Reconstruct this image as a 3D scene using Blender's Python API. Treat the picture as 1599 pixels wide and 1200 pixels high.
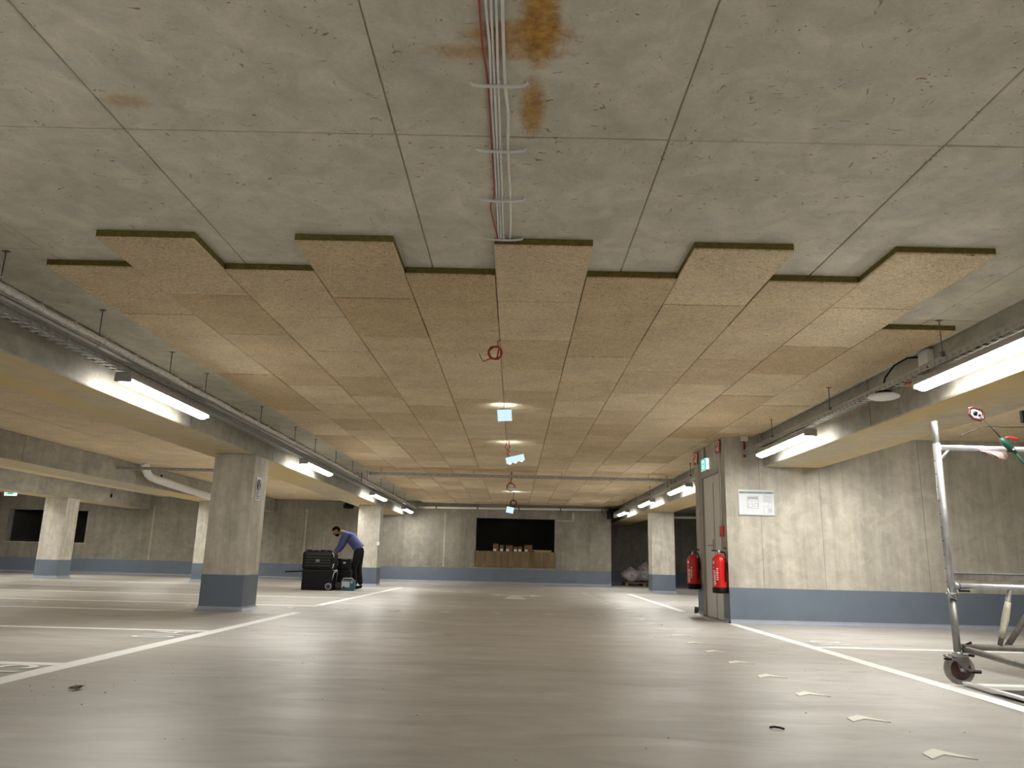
import bpy, bmesh, math, random
from mathutils import Vector, Matrix
random.seed(7)
PI = math.pi
for o in list(bpy.data.objects): bpy.data.objects.remove(o)
scene = bpy.context.scene
COL = scene.collection

# ------------------------------------------------------------------ camera
cam = bpy.data.cameras.new('camera'); camo = bpy.data.objects.new('camera', cam); COL.objects.link(camo)
F_, YAW, PITCH, ROLL, CH = 1192.7217, -.0085, .2263, .0244, .7833
cam.sensor_width = 36; cam.lens = F_/1599*36; cam.clip_start = .05; cam.clip_end = 200
fw = Vector((math.sin(YAW)*math.cos(PITCH), math.cos(YAW)*math.cos(PITCH), math.sin(PITCH)))
r0 = Vector((math.cos(YAW), -math.sin(YAW), 0)); u0 = r0.cross(fw)
r1 = r0*math.cos(ROLL)+u0*math.sin(ROLL); u1 = u0*math.cos(ROLL)-r0*math.sin(ROLL)
camo.matrix_world = Matrix(((r1.x, u1.x, -fw.x, 0), (r1.y, u1.y, -fw.y, 0), (r1.z, u1.z, -fw.z, CH), (0, 0, 0, 1)))
scene.camera = camo

# ------------------------------------------------------------------ world, exposure
w = bpy.data.worlds.new('world'); scene.world = w; w.use_nodes = True
w.node_tree.nodes['Background'].inputs[0].default_value = (.9, .92, 1, 1)
w.node_tree.nodes['Background'].inputs[1].default_value = .0
scene.view_settings.view_transform = 'Standard'; scene.view_settings.look = 'None'
scene.view_settings.exposure = 1.25; scene.view_settings.gamma = 1; scene.view_settings.use_curve_mapping = False
LAMP = 40.0          # emission of the aisle tubes
LAMP_COL = (1.0, .965, .905)

# ------------------------------------------------------------------ levels
SLAB, INS, BEAM = 2.665, 2.613, 2.176
WALL_Y = 26.3
XL, XR = -3.755, 3.56
CORE_X, CORE_Y0, CORE_Y1 = 3.0, 11.01, 12.86

# ------------------------------------------------------------------ materials
class N:
    def __init__(s, name):
        s.m = bpy.data.materials.new(name); s.m.use_nodes = True; s.t = s.m.node_tree; s.t.nodes.clear()
        s.out = s.n('ShaderNodeOutputMaterial'); s.b = s.n('ShaderNodeBsdfPrincipled'); s.l(s.b, 0, s.out, 0)
    def n(s, typ, **k):
        x = s.t.nodes.new(typ)
        for a, b in k.items(): setattr(x, a, b)
        return x
    def l(s, a, ai, b, bi): s.t.links.new(a.outputs[ai], b.inputs[bi])
    def pos(s): 
        return s.n('ShaderNodeNewGeometry')
    def mapped(s, scale, src=None):
        g = src or s.pos(); m = s.n('ShaderNodeMapping'); m.inputs['Scale'].default_value = scale
        s.l(g, 0, m, 0); return m
    def noise(s, scale, det=4, rough=.55, vec=None, dist=0):
        x = s.n('ShaderNodeTexNoise'); x.inputs['Scale'].default_value = scale; x.inputs['Detail'].default_value = det
        x.inputs['Roughness'].default_value = rough; x.inputs['Distortion'].default_value = dist
        if vec is None: vec = s.pos()
        s.l(vec, 0, x, 0); return x
    def ramp(s, src, stops, oi=0):
        r = s.n('ShaderNodeValToRGB'); s.l(src, oi, r, 0); e = r.color_ramp.elements
        while len(e) < len(stops): e.new(.5)
        for i, (p, c) in enumerate(stops):
            e[i].position = p; e[i].color = (c, c, c, 1) if not hasattr(c, '__len__') else (*c, 1)
        return r
    def mix(s, fac, a, b, mode='MIX'):
        x = s.n('ShaderNodeMix', data_type='RGBA', blend_type=mode)
        for i, v in ((0, fac), (6, a), (7, b)):
            if isinstance(v, tuple) and hasattr(v[0], 'outputs'): s.l(v[0], v[1], x, i)
            elif hasattr(v, 'outputs'): s.l(v, 0, x, i)
            elif isinstance(v, (int, float)): x.inputs[i].default_value = v if i == 0 else (v, v, v, 1)
            else: x.inputs[i].default_value = (*v, 1)
        return (x, 2)
    def color(s, c):
        if isinstance(c, tuple) and hasattr(c[0], 'outputs'): s.l(c[0], c[1], s.b, 0)
        elif hasattr(c, 'outputs'): s.l(c, 0, s.b, 0)
        else: s.b.inputs[0].default_value = (*c, 1)
    def bump(s, src, dist=.003, strength=.5):
        b = s.n('ShaderNodeBump'); b.inputs['Distance'].default_value = dist; b.inputs['Strength'].default_value = strength
        s.l(src, 0, b, 'Height'); s.l(b, 0, s.b, 'Normal'); return b
    def set(s, rough=.6, metal=0, spec=.5):
        s.b.inputs['Roughness'].default_value = rough; s.b.inputs['Metallic'].default_value = metal
        s.b.inputs['Specular IOR Level'].default_value = spec; return s

def plain(name, c, rough=.5, metal=0, var=.12, scale=9, spec=.5, bump=0):
    k = N(name); k.set(rough, metal, spec); n = k.noise(scale, 4)
    d = k.ramp(n, [(.3, 1-var), (.7, 1.0)])
    k.color(k.mix(1.0, c, d, 'MULTIPLY'))
    if bump: k.bump(k.noise(scale*4, 3), bump, .5)
    return k.m

def concrete(name, c1, c2, streak=None, stain=None, flecks=False, pits=.5, rough=.75, warm=None):
    k = N(name); k.set(rough, 0, .3)
    big = k.noise(.9, 6, .6); col = k.mix(k.ramp(big, [(.35, 0), (.66, 1)]), c1, c2)
    mid = k.noise(5, 6, .62, dist=.6); col = k.mix(1.0, col, k.ramp(mid, [(.3, .82), (.7, 1.12)]), 'MULTIPLY')
    fine = k.noise(60, 3, .6); col = k.mix(1.0, col, k.ramp(fine, [(.25, .93), (.75, 1.05)]), 'MULTIPLY')
    if streak:
        st = k.noise(1, 5, .65, vec=k.mapped(streak)); col = k.mix(1.0, col, k.ramp(st, [(.3, .78), (.5, .98), (.7, 1.1)]), 'MULTIPLY')
        st2 = k.noise(1, 3, .7, vec=k.mapped(tuple(v*3.3 for v in streak))); col = k.mix(1.0, col, k.ramp(st2, [(.3, .88), (.6, 1.04)]), 'MULTIPLY')
    # pale efflorescence clouds
    pale = k.noise(2.2, 8, .7, dist=1.2); col = k.mix(k.ramp(pale, [(.55, 0), (.72, .35)]), col, tuple(min(.8, v*1.3) for v in c2))
    # thin dark stains
    dk = k.noise(9, 3, .6, dist=2.5); col = k.mix(k.ramp(dk, [(.71, 0), (.76, pits)]), col, (.14, .125, .10))
    if warm:
        wn = k.noise(1, 5, .6, vec=k.mapped(warm[1])); col = k.mix(k.ramp(wn, [(.32, 0), (.56, warm[2])]), col, warm[0])
    if flecks:
        fv = k.mapped((16, 34, 16)); fl = k.noise(1, 2, .5, vec=fv, dist=1.6)
        col = k.mix(k.ramp(fl, [(.70, 0), (.712, .85)]), col, (.30, .17, .06))
        fv2 = k.mapped((30, 12, 20)); fl2 = k.noise(1, 2, .5, vec=fv2, dist=1.6)
        col = k.mix(k.ramp(fl2, [(.715, 0), (.73, .6)]), col, (.16, .13, .09))
    if stain:
        for (cx, cy, rx, ry, thr, amp, sc) in stain:
            g = k.pos(); m = k.n('ShaderNodeMapping'); m.vector_type = 'TEXTURE'
            m.inputs['Location'].default_value = (cx, cy, SLAB); m.inputs['Scale'].default_value = (rx, ry, 1)
            k.l(g, 0, m, 0); ln = k.n('ShaderNodeVectorMath', operation='LENGTH'); k.l(m, 0, ln, 0)
            fall = k.ramp(ln, [(0, 1), (1.0, 0)], oi=1)
            ns = k.noise(sc, 8, .85, dist=1.6)
            mu = k.n('ShaderNodeMath', operation='MULTIPLY'); k.l(fall, 0, mu, 0); k.l(ns, 0, mu, 1)
            f = k.ramp(mu, [(thr, 0), (thr+.16, amp)])
            col = k.mix(f, col, k.mix(k.ramp(k.noise(22, 4, .7), [(.35, 0), (.65, 1)]), (.34, .16, .03), (.62, .36, .09)))
    k.color(col); k.bump(mid, .004, .35)
    return k.m

M = {}
ORD = ['first', 'second', 'third', 'fourth', 'fifth', 'sixth', 'seventh', 'eighth', 'ninth', 'tenth', 'eleventh', 'twelfth', 'thirteenth', 'fourteenth']
M['slab'] = concrete('slab_concrete', (.64, .60, .495), (.78, .735, .615), flecks=True,
    stain=[(-.02, 2.45, .42, .17, .20, .8, 9), (.05, 2.38, .12, .42, .13, .95, 14), (.035, 2.92, .10, .38, .17, .85, 16), (-1.72, 2.92, .24, .13, .24, .5, 14), (-.10, 2.55, .55, .09, .18, .6, 9)])
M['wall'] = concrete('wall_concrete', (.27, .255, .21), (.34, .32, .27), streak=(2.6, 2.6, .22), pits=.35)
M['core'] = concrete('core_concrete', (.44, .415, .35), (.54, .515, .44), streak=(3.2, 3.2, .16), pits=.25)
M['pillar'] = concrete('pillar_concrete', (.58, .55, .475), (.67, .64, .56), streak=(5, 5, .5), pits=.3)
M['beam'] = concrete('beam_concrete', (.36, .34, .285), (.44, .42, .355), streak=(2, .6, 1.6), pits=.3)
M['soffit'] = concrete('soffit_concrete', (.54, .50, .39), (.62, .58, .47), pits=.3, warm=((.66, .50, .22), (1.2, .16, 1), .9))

def wood_wool(name, base1, base2, sc=1.0):
    k = N(name); k.set(.9, 0, .15)
    oi = k.n('ShaderNodeObjectInfo')
    g = k.pos()
    tint = k.ramp(oi, [(0, base1), (.35, tuple((a+b)/2 for a, b in zip(base1, base2))), (.7, base2), (1, tuple(v*.93 for v in base1))], oi=5)
    nz = k.noise(52*sc, 4, .8, dist=2.6); col = k.mix(1.0, tint, k.ramp(nz, [(.30, .35), (.42, .86), (.55, 1.12), (.72, 1.5)]), 'MULTIPLY')
    n3 = k.noise(1, 2, .6, vec=k.mapped((26*sc, 60*sc, 40)), dist=2.0); col = k.mix(1.0, col, k.ramp(n3, [(.30, .35), (.38, .92), (.6, 1.03)]), 'MULTIPLY')
    v2 = k.noise(1, 3, .7, vec=k.mapped((38*sc, 110*sc, 60)), dist=1.2); col = k.mix(1.0, col, k.ramp(v2, [(.3, .74), (.6, 1.1)]), 'MULTIPLY')
    cl = k.noise(2.6, 4, .6); col = k.mix(1.0, col, k.ramp(cl, [(.3, .9), (.7, 1.08)]), 'MULTIPLY')
    k.color(col); k.bump(nz, .008, .9)
    return k.m
M['ins'] = wood_wool('wood_wool', (.73, .555, .335), (.93, .77, .53))
M['ins_edge'] = plain('mineral_wool_edge', (.21, .175, .055), .95, 0, .35, 30, .1)
M['floorm'] = None
def floor_mat():
    k = N('floor_coating'); k.set(.42, 0, .42)
    a = k.noise(.35, 5, .6); col = k.mix(k.ramp(a, [(.35, 0), (.68, 1)]), (.385, .372, .348), (.485, .47, .443))
    b = k.noise(1, 6, .65, vec=k.mapped((1.1, 3.2, 1)), dist=1.0); col = k.mix(1.0, col, k.ramp(b, [(.3, .80), (.7, 1.07)]), 'MULTIPLY')
    c = k.noise(45, 3, .6); col = k.mix(1.0, col, k.ramp(c, [(.3, .96), (.7, 1.03)]), 'MULTIPLY')
    s = k.noise(1.7, 7, .75, dist=1.5); col = k.mix(k.ramp(s, [(.62, 0), (.8, .22)]), col, (.30, .265, .21))
    k.color(col)
    rr = k.ramp(b, [(.3, .50), (.7, .36)]); k.l(rr, 0, k.b, 'Roughness')
    k.bump(k.noise(3, 5, .6), .004, .25)
    return k.m
M['floor'] = floor_mat()
M['blue'] = plain('blue_grey_paint', (.165, .205, .265), .42, 0, .12, 3, .4)
M['cove'] = plain('cove_coating', (.33, .37, .44), .4, 0, .12, 6, .4)
M['white_paint'] = plain('white_line_paint', (.92, .93, .93), .45, 0, .10, 25)
M['cream_paint'] = plain('cream_marking_paint', (.86, .87, .78), .5, 0, .12, 25)
M['faded_paint'] = plain('faded_marking_paint', (.68, .67, .63), .5, 0, .12, 25)
M['steel'] = plain('galvanised_steel', (.52, .53, .53), .38, .75, .3, 30)
M['darksteel'] = plain('dull_steel', (.20, .20, .19), .5, .6, .3, 30)
M['alu'] = plain('scaffold_tube', (.60, .61, .63), .36, .55, .25, 18)
M['alulow'] = plain('scaffold_tube_dirty', (.34, .34, .33), .45, .5, .35, 22)
M['rustytube'] = plain('dirty_grey_tube', (.24, .225, .20), .55, .4, .4, 22)
M['foil'] = None
def foil():
    k = N('foil_wrap'); k.set(.28, .3, .8); n = k.noise(38, 5, .7, dist=1.5)
    k.color(k.ramp(n, [(.32, (.42, .41, .40)), (.50, (.95, .94, .92))])); k.bump(n, .012, .9); return k.m
M['foil'] = foil()
M['white'] = plain('white_plastic', (.80, .80, .78), .4, 0, .06, 9)
M['greyhousing'] = plain('lamp_housing', (.42, .41, .39), .45, 0, .08, 9)
M['cablewhite'] = plain('light_grey_cable', (.88, .88, .88), .45, 0, .1, 20)
M['cablered'] = plain('red_cable', (.42, .05, .045), .45, 0, .15, 20)
M['red'] = plain('extinguisher_red', (.62, .012, .012), .28, 0, .05, 9)
M['darkred'] = plain('dark_red_rim', (.075, .008, .012), .4, 0, .2, 20)
M['signred'] = plain('sign_red', (.50, .035, .02), .4, 0, .1, 30)
M['black'] = plain('black_plastic', (.0035, .0035, .0035), .55, 0, .3, 12, .25)
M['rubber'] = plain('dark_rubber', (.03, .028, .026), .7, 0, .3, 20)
M['wheel'] = plain('worn_wheel', (.24, .22, .20), .6, 0, .35, 40)
M['wheelred'] = plain('wheel_hub_red', (.06, .018, .015), .5, 0, .4, 30)
M['door'] = plain('door_grey', (.74, .725, .70), .4, 0, .05, 3)
M['doorframe'] = plain('door_frame_grey', (.40, .39, .365), .45, 0, .08, 3)
M['paper'] = plain('paper', (.72, .76, .80), .5, 0, .04, 9)
M['papergreen'] = plain('plan_header_green', (.22, .36, .31), .5, 0, .1, 9)
M['ink'] = plain('plan_ink', (.22, .23, .26), .6, 0, .2, 30)
M['alufr'] = plain('aluminium_frame', (.62, .64, .63), .35, .5, .1, 9)
M['card'] = plain('cardboard', (.19, .105, .045), .8, 0, .2, 12)
M['ply'] = None
def ply():
    k = N('stained_plywood'); k.set(.7, 0, .3)
    s = k.noise(1, 6, .7, vec=k.mapped((9, 9, .7))); 
    col = k.ramp(s, [(.25, (.10, .07, .035)), (.5, (.19, .135, .07)), (.75, (.27, .21, .12))])
    e = k.noise(1, 4, .6, vec=k.mapped((3, 3, 1.2))); c2 = k.mix(k.ramp(e, [(.62, 0), (.8, .5)]), col, (.42, .39, .30))
    k.color(c2); k.bump(s, .003, .4); return k.m
M['ply'] = ply()
M['navy'] = plain('blue_sweater', (.085, .10, .235), .85, 0, .25, 22, .2, .004)
M['trousers'] = plain('black_work_trousers', (.016, .017, .02), .85, 0, .3, 22, .2, .004)
M['skin'] = plain('skin', (.30, .135, .085), .55, 0, .12, 12)
M['hair'] = plain('dark_hair', (.004, .0035, .003), .95, 0, .3, 60, .05)
M['teal'] = plain('teal_case', (.02, .10, .125), .4, 0, .15, 12)
M['lightgrey'] = plain('light_grey_plastic', (.45, .46, .48), .45, 0, .1, 12)
M['green'] = plain('green_tool', (.011, .08, .052), .4, 0, .2, 20)
M['pink'] = plain('pinkish_fabric', (.72, .50, .46), .8, 0, .25, 30)
M['orange'] = plain('orange_cable', (.60, .17, .05), .5, 0, .15, 20)
M['tape'] = plain('yellowed_tape', (.52, .49, .40), .55, 0, .3, 30)
M['bag'] = plain('pale_plastic_sack', (.50, .49, .50), .45, 0, .35, 14, .5, .01)
M['bagprint'] = plain('sack_print_red', (.42, .16, .13), .5, 0, .3, 14)
M['wood'] = plain('pallet_wood', (.30, .19, .09), .8, 0, .3, 12)
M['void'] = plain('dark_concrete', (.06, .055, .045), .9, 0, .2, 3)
M['leaf'] = plain('dry_leaf', (.20, .18, .09), .8, 0, .5, 60)
M['speck'] = plain('dirt_speck', (.10, .085, .065), .9, 0, .4, 60)
M['yellowtray'] = plain('yellowish_tray', (.36, .31, .12), .6, 0, .2, 12)
M['eye'] = plain('eye_white', (.5, .48, .45), .3)

def emit(name, c, s, one_side=False):
    k = N(name); e = k.n('ShaderNodeEmission'); e.inputs[0].default_value = (*c, 1); e.inputs[1].default_value = s
    k.l(e, 0, k.out, 0); return k.m
M['tube'] = emit('lit_diffuser', LAMP_COL, LAMP)
M['tubeside'] = emit('lit_diffuser_side', LAMP_COL, LAMP*.42)
M['exit_white'] = emit('lit_sign_white', (.70, 1, .93), .62)
M['exit_green'] = emit('lit_sign_green', (.03, .50, .32), .5)
M['blade'] = emit('lit_blade', (.68, .93, 1.0), .42)
M['led'] = emit('led_point', (.9, 1, 1), 3)

# ------------------------------------------------------------------ mesh helpers
class MB:
    """collects boxes, tubes and lathes; build() links them as one mesh object"""
    def __init__(s): s.v = []; s.f = []; s.mi = []; s.sm = []; s.mats = []
    def mat(s, m):
        if m not in s.mats: s.mats.append(m)
        return s.mats.index(m)
    def add(s, vs, fs, m, smooth=False, mtx=None):
        b = len(s.v); k = s.mat(m)
        s.v += [tuple(mtx @ Vector(p)) if mtx else tuple(p) for p in vs]
        for f in fs: s.f.append(tuple(b+i for i in f)); s.mi.append(k); s.sm.append(smooth)
        return s
    def box(s, a, b, m, mtx=None, bev=0, taper=None):
        x0, y0, z0 = a; x1, y1, z1 = b
        if bev:
            bm = bmesh.new(); bmesh.ops.create_cube(bm, size=1)
            for v in bm.verts: v.co = Vector(((x0+x1)/2+v.co.x*(x1-x0), (y0+y1)/2+v.co.y*(y1-y0), (z0+z1)/2+v.co.z*(z1-z0)))
            bmesh.ops.bevel(bm, geom=bm.edges[:], offset=bev, segments=2, affect='EDGES', profile=.6)
            bm.verts.index_update()
            s.add([v.co.copy() for v in bm.verts], [[v.index for v in f.verts] for f in bm.faces], m, False, mtx); bm.free(); return s
        vs = [(x, y, z) for z in (z0, z1) for y in (y0, y1) for x in (x0, x1)]
        if taper:
            cx, cy = (x0+x1)/2, (y0+y1)/2
            vs = [(cx+(x-cx)*taper, cy+(y-cy)*taper, z) if z == z0 else (x, y, z) for x, y, z in vs]
        return s.add(vs, [(0, 2, 3, 1), (4, 5, 7, 6), (0, 1, 5, 4), (2, 6, 7, 3), (0, 4, 6, 2), (1, 3, 7, 5)], m, False, mtx)
    def tube(s, pts, r, m, n=10, caps=True, rf=None, mtx=None):
        pts = [Vector(p) for p in pts]; vs = []; fs = []
        t0 = (pts[1]-pts[0]).normalized(); up = Vector((0, 0, 1)) if abs(t0.z) < .9 else Vector((1, 0, 0))
        nrm = (up - t0*up.dot(t0)).normalized()
        for i, p in enumerate(pts):
            t = ((pts[min(i+1, len(pts)-1)]-pts[max(i-1, 0)])).normalized()
            nrm = (nrm - t*nrm.dot(t)).normalized(); bi = t.cross(nrm)
            rr = r if rf is None else r*rf(i/(len(pts)-1))
            for k in range(n):
                a = 2*PI*k/n; vs.append(p+nrm*math.cos(a)*rr+bi*math.sin(a)*rr)
        for i in range(len(pts)-1):
            for k in range(n): fs.append((i*n+k, i*n+(k+1) % n, (i+1)*n+(k+1) % n, (i+1)*n+k))
        if caps: fs.append(tuple(range(n))[::-1]); fs.append(tuple((len(pts)-1)*n+k for k in range(n)))
        return s.add(vs, fs, m, True, mtx)
    def lathe(s, prof, m, n=20, mtx=None, cap=True):
        vs = []; fs = []
        for r, z in prof:
            for k in range(n): a = 2*PI*k/n; vs.append((r*math.cos(a), r*math.sin(a), z))
        for i in range(len(prof)-1):
            for k in range(n): fs.append((i*n+k, i*n+(k+1) % n, (i+1)*n+(k+1) % n, (i+1)*n+k))
        if cap: fs.append(tuple(range(n))[::-1]); fs.append(tuple((len(prof)-1)*n+k for k in range(n)))
        return s.add(vs, fs, m, True, mtx)
    def poly(s, pts, z0, z1, m, mtx=None):
        n = len(pts); vs = [(x, y, z0) for x, y in pts]+[(x, y, z1) for x, y in pts]
        fs = [tuple(range(n))[::-1], tuple(range(n, 2*n))]+[(i, (i+1) % n, n+(i+1) % n, n+i) for i in range(n)]
        return s.add(vs, fs, m, False, mtx)
    def mesh(s, name):
        me = bpy.data.meshes.new(name); me.from_pydata(s.v, [], s.f)
        for m in s.mats: me.materials.append(m)
        me.polygons.foreach_set('material_index', s.mi); me.polygons.foreach_set('use_smooth', s.sm)
        me.update(); 
        bm = bmesh.new(); bm.from_mesh(me); bmesh.ops.recalc_face_normals(bm, faces=bm.faces); bm.to_mesh(me); bm.free()
        return me
    def build(s, name, parent=None, loc=None, bevel=0):
        o = bpy.data.objects.new(name, s.mesh(name)); COL.objects.link(o)
        if parent: o.parent = parent
        if loc: o.location = loc
        if bevel:
            b = o.modifiers.new('bevel', 'BEVEL'); b.width = bevel; b.segments = 2; b.limit_method = 'ANGLE'
        return o

def tag(o, label=None, cat=None, group=None, kind=None):
    for k, v in (('label', label), ('category', cat), ('group', group), ('kind', kind)):
        if v: o[k] = v
    return o
def empty(name, loc, label=None, cat=None, group=None, kind=None, rz=0):
    o = bpy.data.objects.new(name, None); COL.objects.link(o); o.location = loc; o.rotation_euler = (0, 0, rz)
    o.empty_display_size = .1
    return tag(o, label, cat, group, kind)
def copy_tree(o, parent=None, loc=None, label=None):
    c = o.copy(); COL.objects.link(c); c.parent = parent
    if loc is not None: c.location = loc
    if label: c['label'] = label
    for ch in list(o.children): copy_tree(ch, c)
    return c
def arc(c, r, a0, a1, n, plane='xz'):
    out = []
    for i in range(n+1):
        a = a0+(a1-a0)*i/n; p = [c[0], c[1], c[2]]
        ix = {'x': 0, 'y': 1, 'z': 2}; p[ix[plane[0]]] += r*math.cos(a); p[ix[plane[1]]] += r*math.sin(a); out.append(tuple(p))
    return out

# ================================================================== SETTING
X0, X1, Y0 = -18.6, 9.6, -9.0
floor = MB().box((X0, Y0, -.2), (X1, 31, 0), M['floor']).build('floor'); tag(floor, kind='structure')
ceiling = MB().box((X0, Y0, SLAB+.012), (X1, 31, SLAB+.3), M['slab']).build('ceiling'); tag(ceiling, kind='structure')

# slab panels, recessed joints between them
PXS = [XL, -3.083, -1.833, -.586, .661, 1.913, 3.165, XR+.02]
PYS = [-6.85, -4.35, -1.85, .648, 3.148, 5.648, 8.148, 10.648, 13.148, 15.648, 18.148, 20.648, 23.148, WALL_Y]
def joined_panel(w, l):
    return MB().box((0, 0, 0), (w, l, .014), M['slab'])
cache = {}
for i in range(len(PXS)-1):
    ys = PYS if i else [-6.85, -4.4, -1.9, .6, 2.1, 4.6, 7.1, 9.6, 12.1, 14.6, 17.1, 19.6, 22.1, 24.6, WALL_Y]
    for j in range(len(ys)-1):
        g = .0035
        wd, ln = PXS[i+1]-PXS[i]-2*g, ys[j+1]-ys[j]-2*g
        key = (round(wd, 3), round(ln, 3))
        if key not in cache:
            mb = MB(); c = .004
            # bevelled lower rim
            vs = [(c, c, 0), (wd-c, c, 0), (wd-c, ln-c, 0), (c, ln-c, 0), (0, 0, c), (wd, 0, c), (wd, ln, c), (0, ln, c), (0, 0, .016), (wd, 0, .016), (wd, ln, .016), (0, ln, .016)]
            fs = [(3, 2, 1, 0), (8, 9, 10, 11)]+[(k, (k+1) % 4, 4+(k+1) % 4, 4+k) for k in range(4)]+[(4+k, 4+(k+1) % 4, 8+(k+1) % 4, 8+k) for k in range(4)]
            mb.add(vs, fs, M['slab']); cache[key] = mb.mesh('slab_panel')
        o = bpy.data.objects.new('slab_panel', cache[key]); COL.objects.link(o); o.parent = ceiling
        o.location = (PXS[i]+g, ys[j]+g, SLAB+random.uniform(-.0015, .0015))

# insulation boards over the aisle: eleven columns, every second one starts half a board later
def board_mesh(wd, ln):
    mb = MB(); t = SLAB-INS; b = .0042
    vs = [(b, b, 0), (wd-b, b, 0), (wd-b, ln-b, 0), (b, ln-b, 0), (0, 0, b), (wd, 0, b), (wd, ln, b), (0, ln, b), (0, 0, .012), (wd, 0, .012), (wd, ln, .012), (0, ln, .012)]
    mb.add(vs, [(3, 2, 1, 0)]+[(k, (k+1) % 4, 4+(k+1) % 4, 4+k) for k in range(4)]+[(4+k, 4+(k+1) % 4, 8+(k+1) % 4, 8+k) for k in range(4)], M['ins'])
    r = .0015
    mb.box((r, r, .012), (wd-r, ln-r, t+.002), M['ins_edge'])
    return mb.mesh('insulation_board')
BX0, BY0 = -.1668, 4.2653
bm_full = board_mesh(.5945, .992)
BEND = 26.25
for k in range(-5, 6):
    y = BY0 + (.5 if k % 2 else 0)
    if k == 5: y = BY0+1.5
    while y < BEND-.1:
        ln = min(1.0, BEND-y)
        me = bm_full if ln > .99 else board_mesh(.5945, ln-.008)
        o = bpy.data.objects.new('insulation_board', me); COL.objects.link(o); o.parent = ceiling
        o.location = (BX0+.6*k+.00275+random.uniform(-.0012, .0012), y+.004, INS-.001+random.uniform(-.003, .003))
        y += 1.0
# neighbouring bays: same boards, seen too flat to pick apart
def bay_boards(x0, x1, y0, y1):
    mb = MB(); n = int((x1-x0)/.6+.01); off = ((x1-x0)-n*.6)/2
    for i in range(n):
        y = y0-(.5 if i % 2 else 0)
        while y < y1:
            mb.box((x0+off+i*.6+.003, max(y, y0)+.002, INS+random.uniform(-.002, .002)), (x0+off+(i+1)*.6-.003, min(y+1, y1)-.002, SLAB+.01), M['ins']); y += 1
    o = mb.build('insulation_board', ceiling); o['kind'] = 'stuff'; return o
bay_boards(-8.2, -4.56, .5, BEND); bay_boards(-12.45, -9.0, 3, BEND); bay_boards(-18.4, -13.2, 8, BEND)
bay_boards(4.38, 9.5, .5, 10.98)

# beams
def beam(x0, x1, y0, y1, nm='beam', joints=()):
    mb = MB(); z0, z1 = BEAM, SLAB+.02
    # side faces with tiny chamfers, soffit with its own stained concrete
    c = .012
    prof = [(x0, z1), (x0, z0+c), (x0+c, z0), (x1-c, z0), (x1, z0+c), (x1, z1)]
    vs = [(x, y0, z) for x, z in prof]+[(x, y1, z) for x, z in prof]
    fs = [(0, 1, 7, 6), (1, 2, 8, 7), (3, 4, 10, 9), (4, 5, 11, 10), (0, 5, 4, 3, 2, 1), (6, 7, 8, 9, 10, 11), (0, 6, 11, 5)]
    mb.add(vs, fs, M['beam']); mb.add(vs, [(2, 3, 9, 8)], M['soffit'])
    for jy in joints:
        mb.box((min(x0, x1)-.0015, jy-.004, z0+.01), (max(x0, x1)+.0015, jy+.004, SLAB), M['void'])
    return tag(mb.build(nm), kind='structure')
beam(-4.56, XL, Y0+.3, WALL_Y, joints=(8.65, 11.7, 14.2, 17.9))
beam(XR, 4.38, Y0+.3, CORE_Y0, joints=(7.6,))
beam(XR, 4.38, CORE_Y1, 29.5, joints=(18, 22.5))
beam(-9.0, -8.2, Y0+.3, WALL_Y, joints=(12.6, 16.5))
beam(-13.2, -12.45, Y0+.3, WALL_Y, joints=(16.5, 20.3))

# walls
def wall_box(name, boxes, band, m=None):
    mb = MB()
    for a, b in boxes: mb.box(a, b, m or M['wall'])
    o = tag(mb.build(name), kind='structure')
    return o
H = SLAB+.02
def band(parent, a, b, nrm, z=.48):
    """painted skirting band with a coved foot, a->b along the wall, nrm = outward normal"""
    a = Vector((*a, 0)); b = Vector((*b, 0)); n = Vector((*nrm, 0)); t = .004
    mb = MB(); mb.add([a+n*t, b+n*t, b+n*t+Vector((0, 0, z)), a+n*t+Vector((0, 0, z)), a+Vector((0, 0, z)), b+Vector((0, 0, z))], [(0, 1, 2, 3), (3, 2, 5, 4)], M['blue'])
    mb.build('painted_band', parent)
    mb = MB(); p = [(.005, .055), (.012, .03), (.03, .012), (.06, .001)]
    vs = []
    for d, zz in p: vs += [a+n*d+Vector((0, 0, zz)), b+n*d+Vector((0, 0, zz))]
    mb.add(vs, [(2*i, 2*i+1, 2*i+3, 2*i+2) for i in range(3)], M['cove']); mb.build('coved_foot', parent)
# far wall with two openings
WX = 3.25; T = .28
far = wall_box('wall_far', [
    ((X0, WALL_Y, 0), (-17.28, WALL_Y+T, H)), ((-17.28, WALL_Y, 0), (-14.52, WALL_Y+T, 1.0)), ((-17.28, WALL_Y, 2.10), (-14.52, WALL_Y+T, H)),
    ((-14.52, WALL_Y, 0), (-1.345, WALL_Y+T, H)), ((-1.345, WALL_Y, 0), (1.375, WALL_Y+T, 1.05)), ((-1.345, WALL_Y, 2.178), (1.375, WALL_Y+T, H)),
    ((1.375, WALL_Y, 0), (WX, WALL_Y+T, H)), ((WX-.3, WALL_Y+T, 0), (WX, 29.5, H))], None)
band(far, (X0, WALL_Y), (WX, WALL_Y), (0, -1)); band(far, (WX, WALL_Y), (WX, 29.5), (1, 0))
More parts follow.
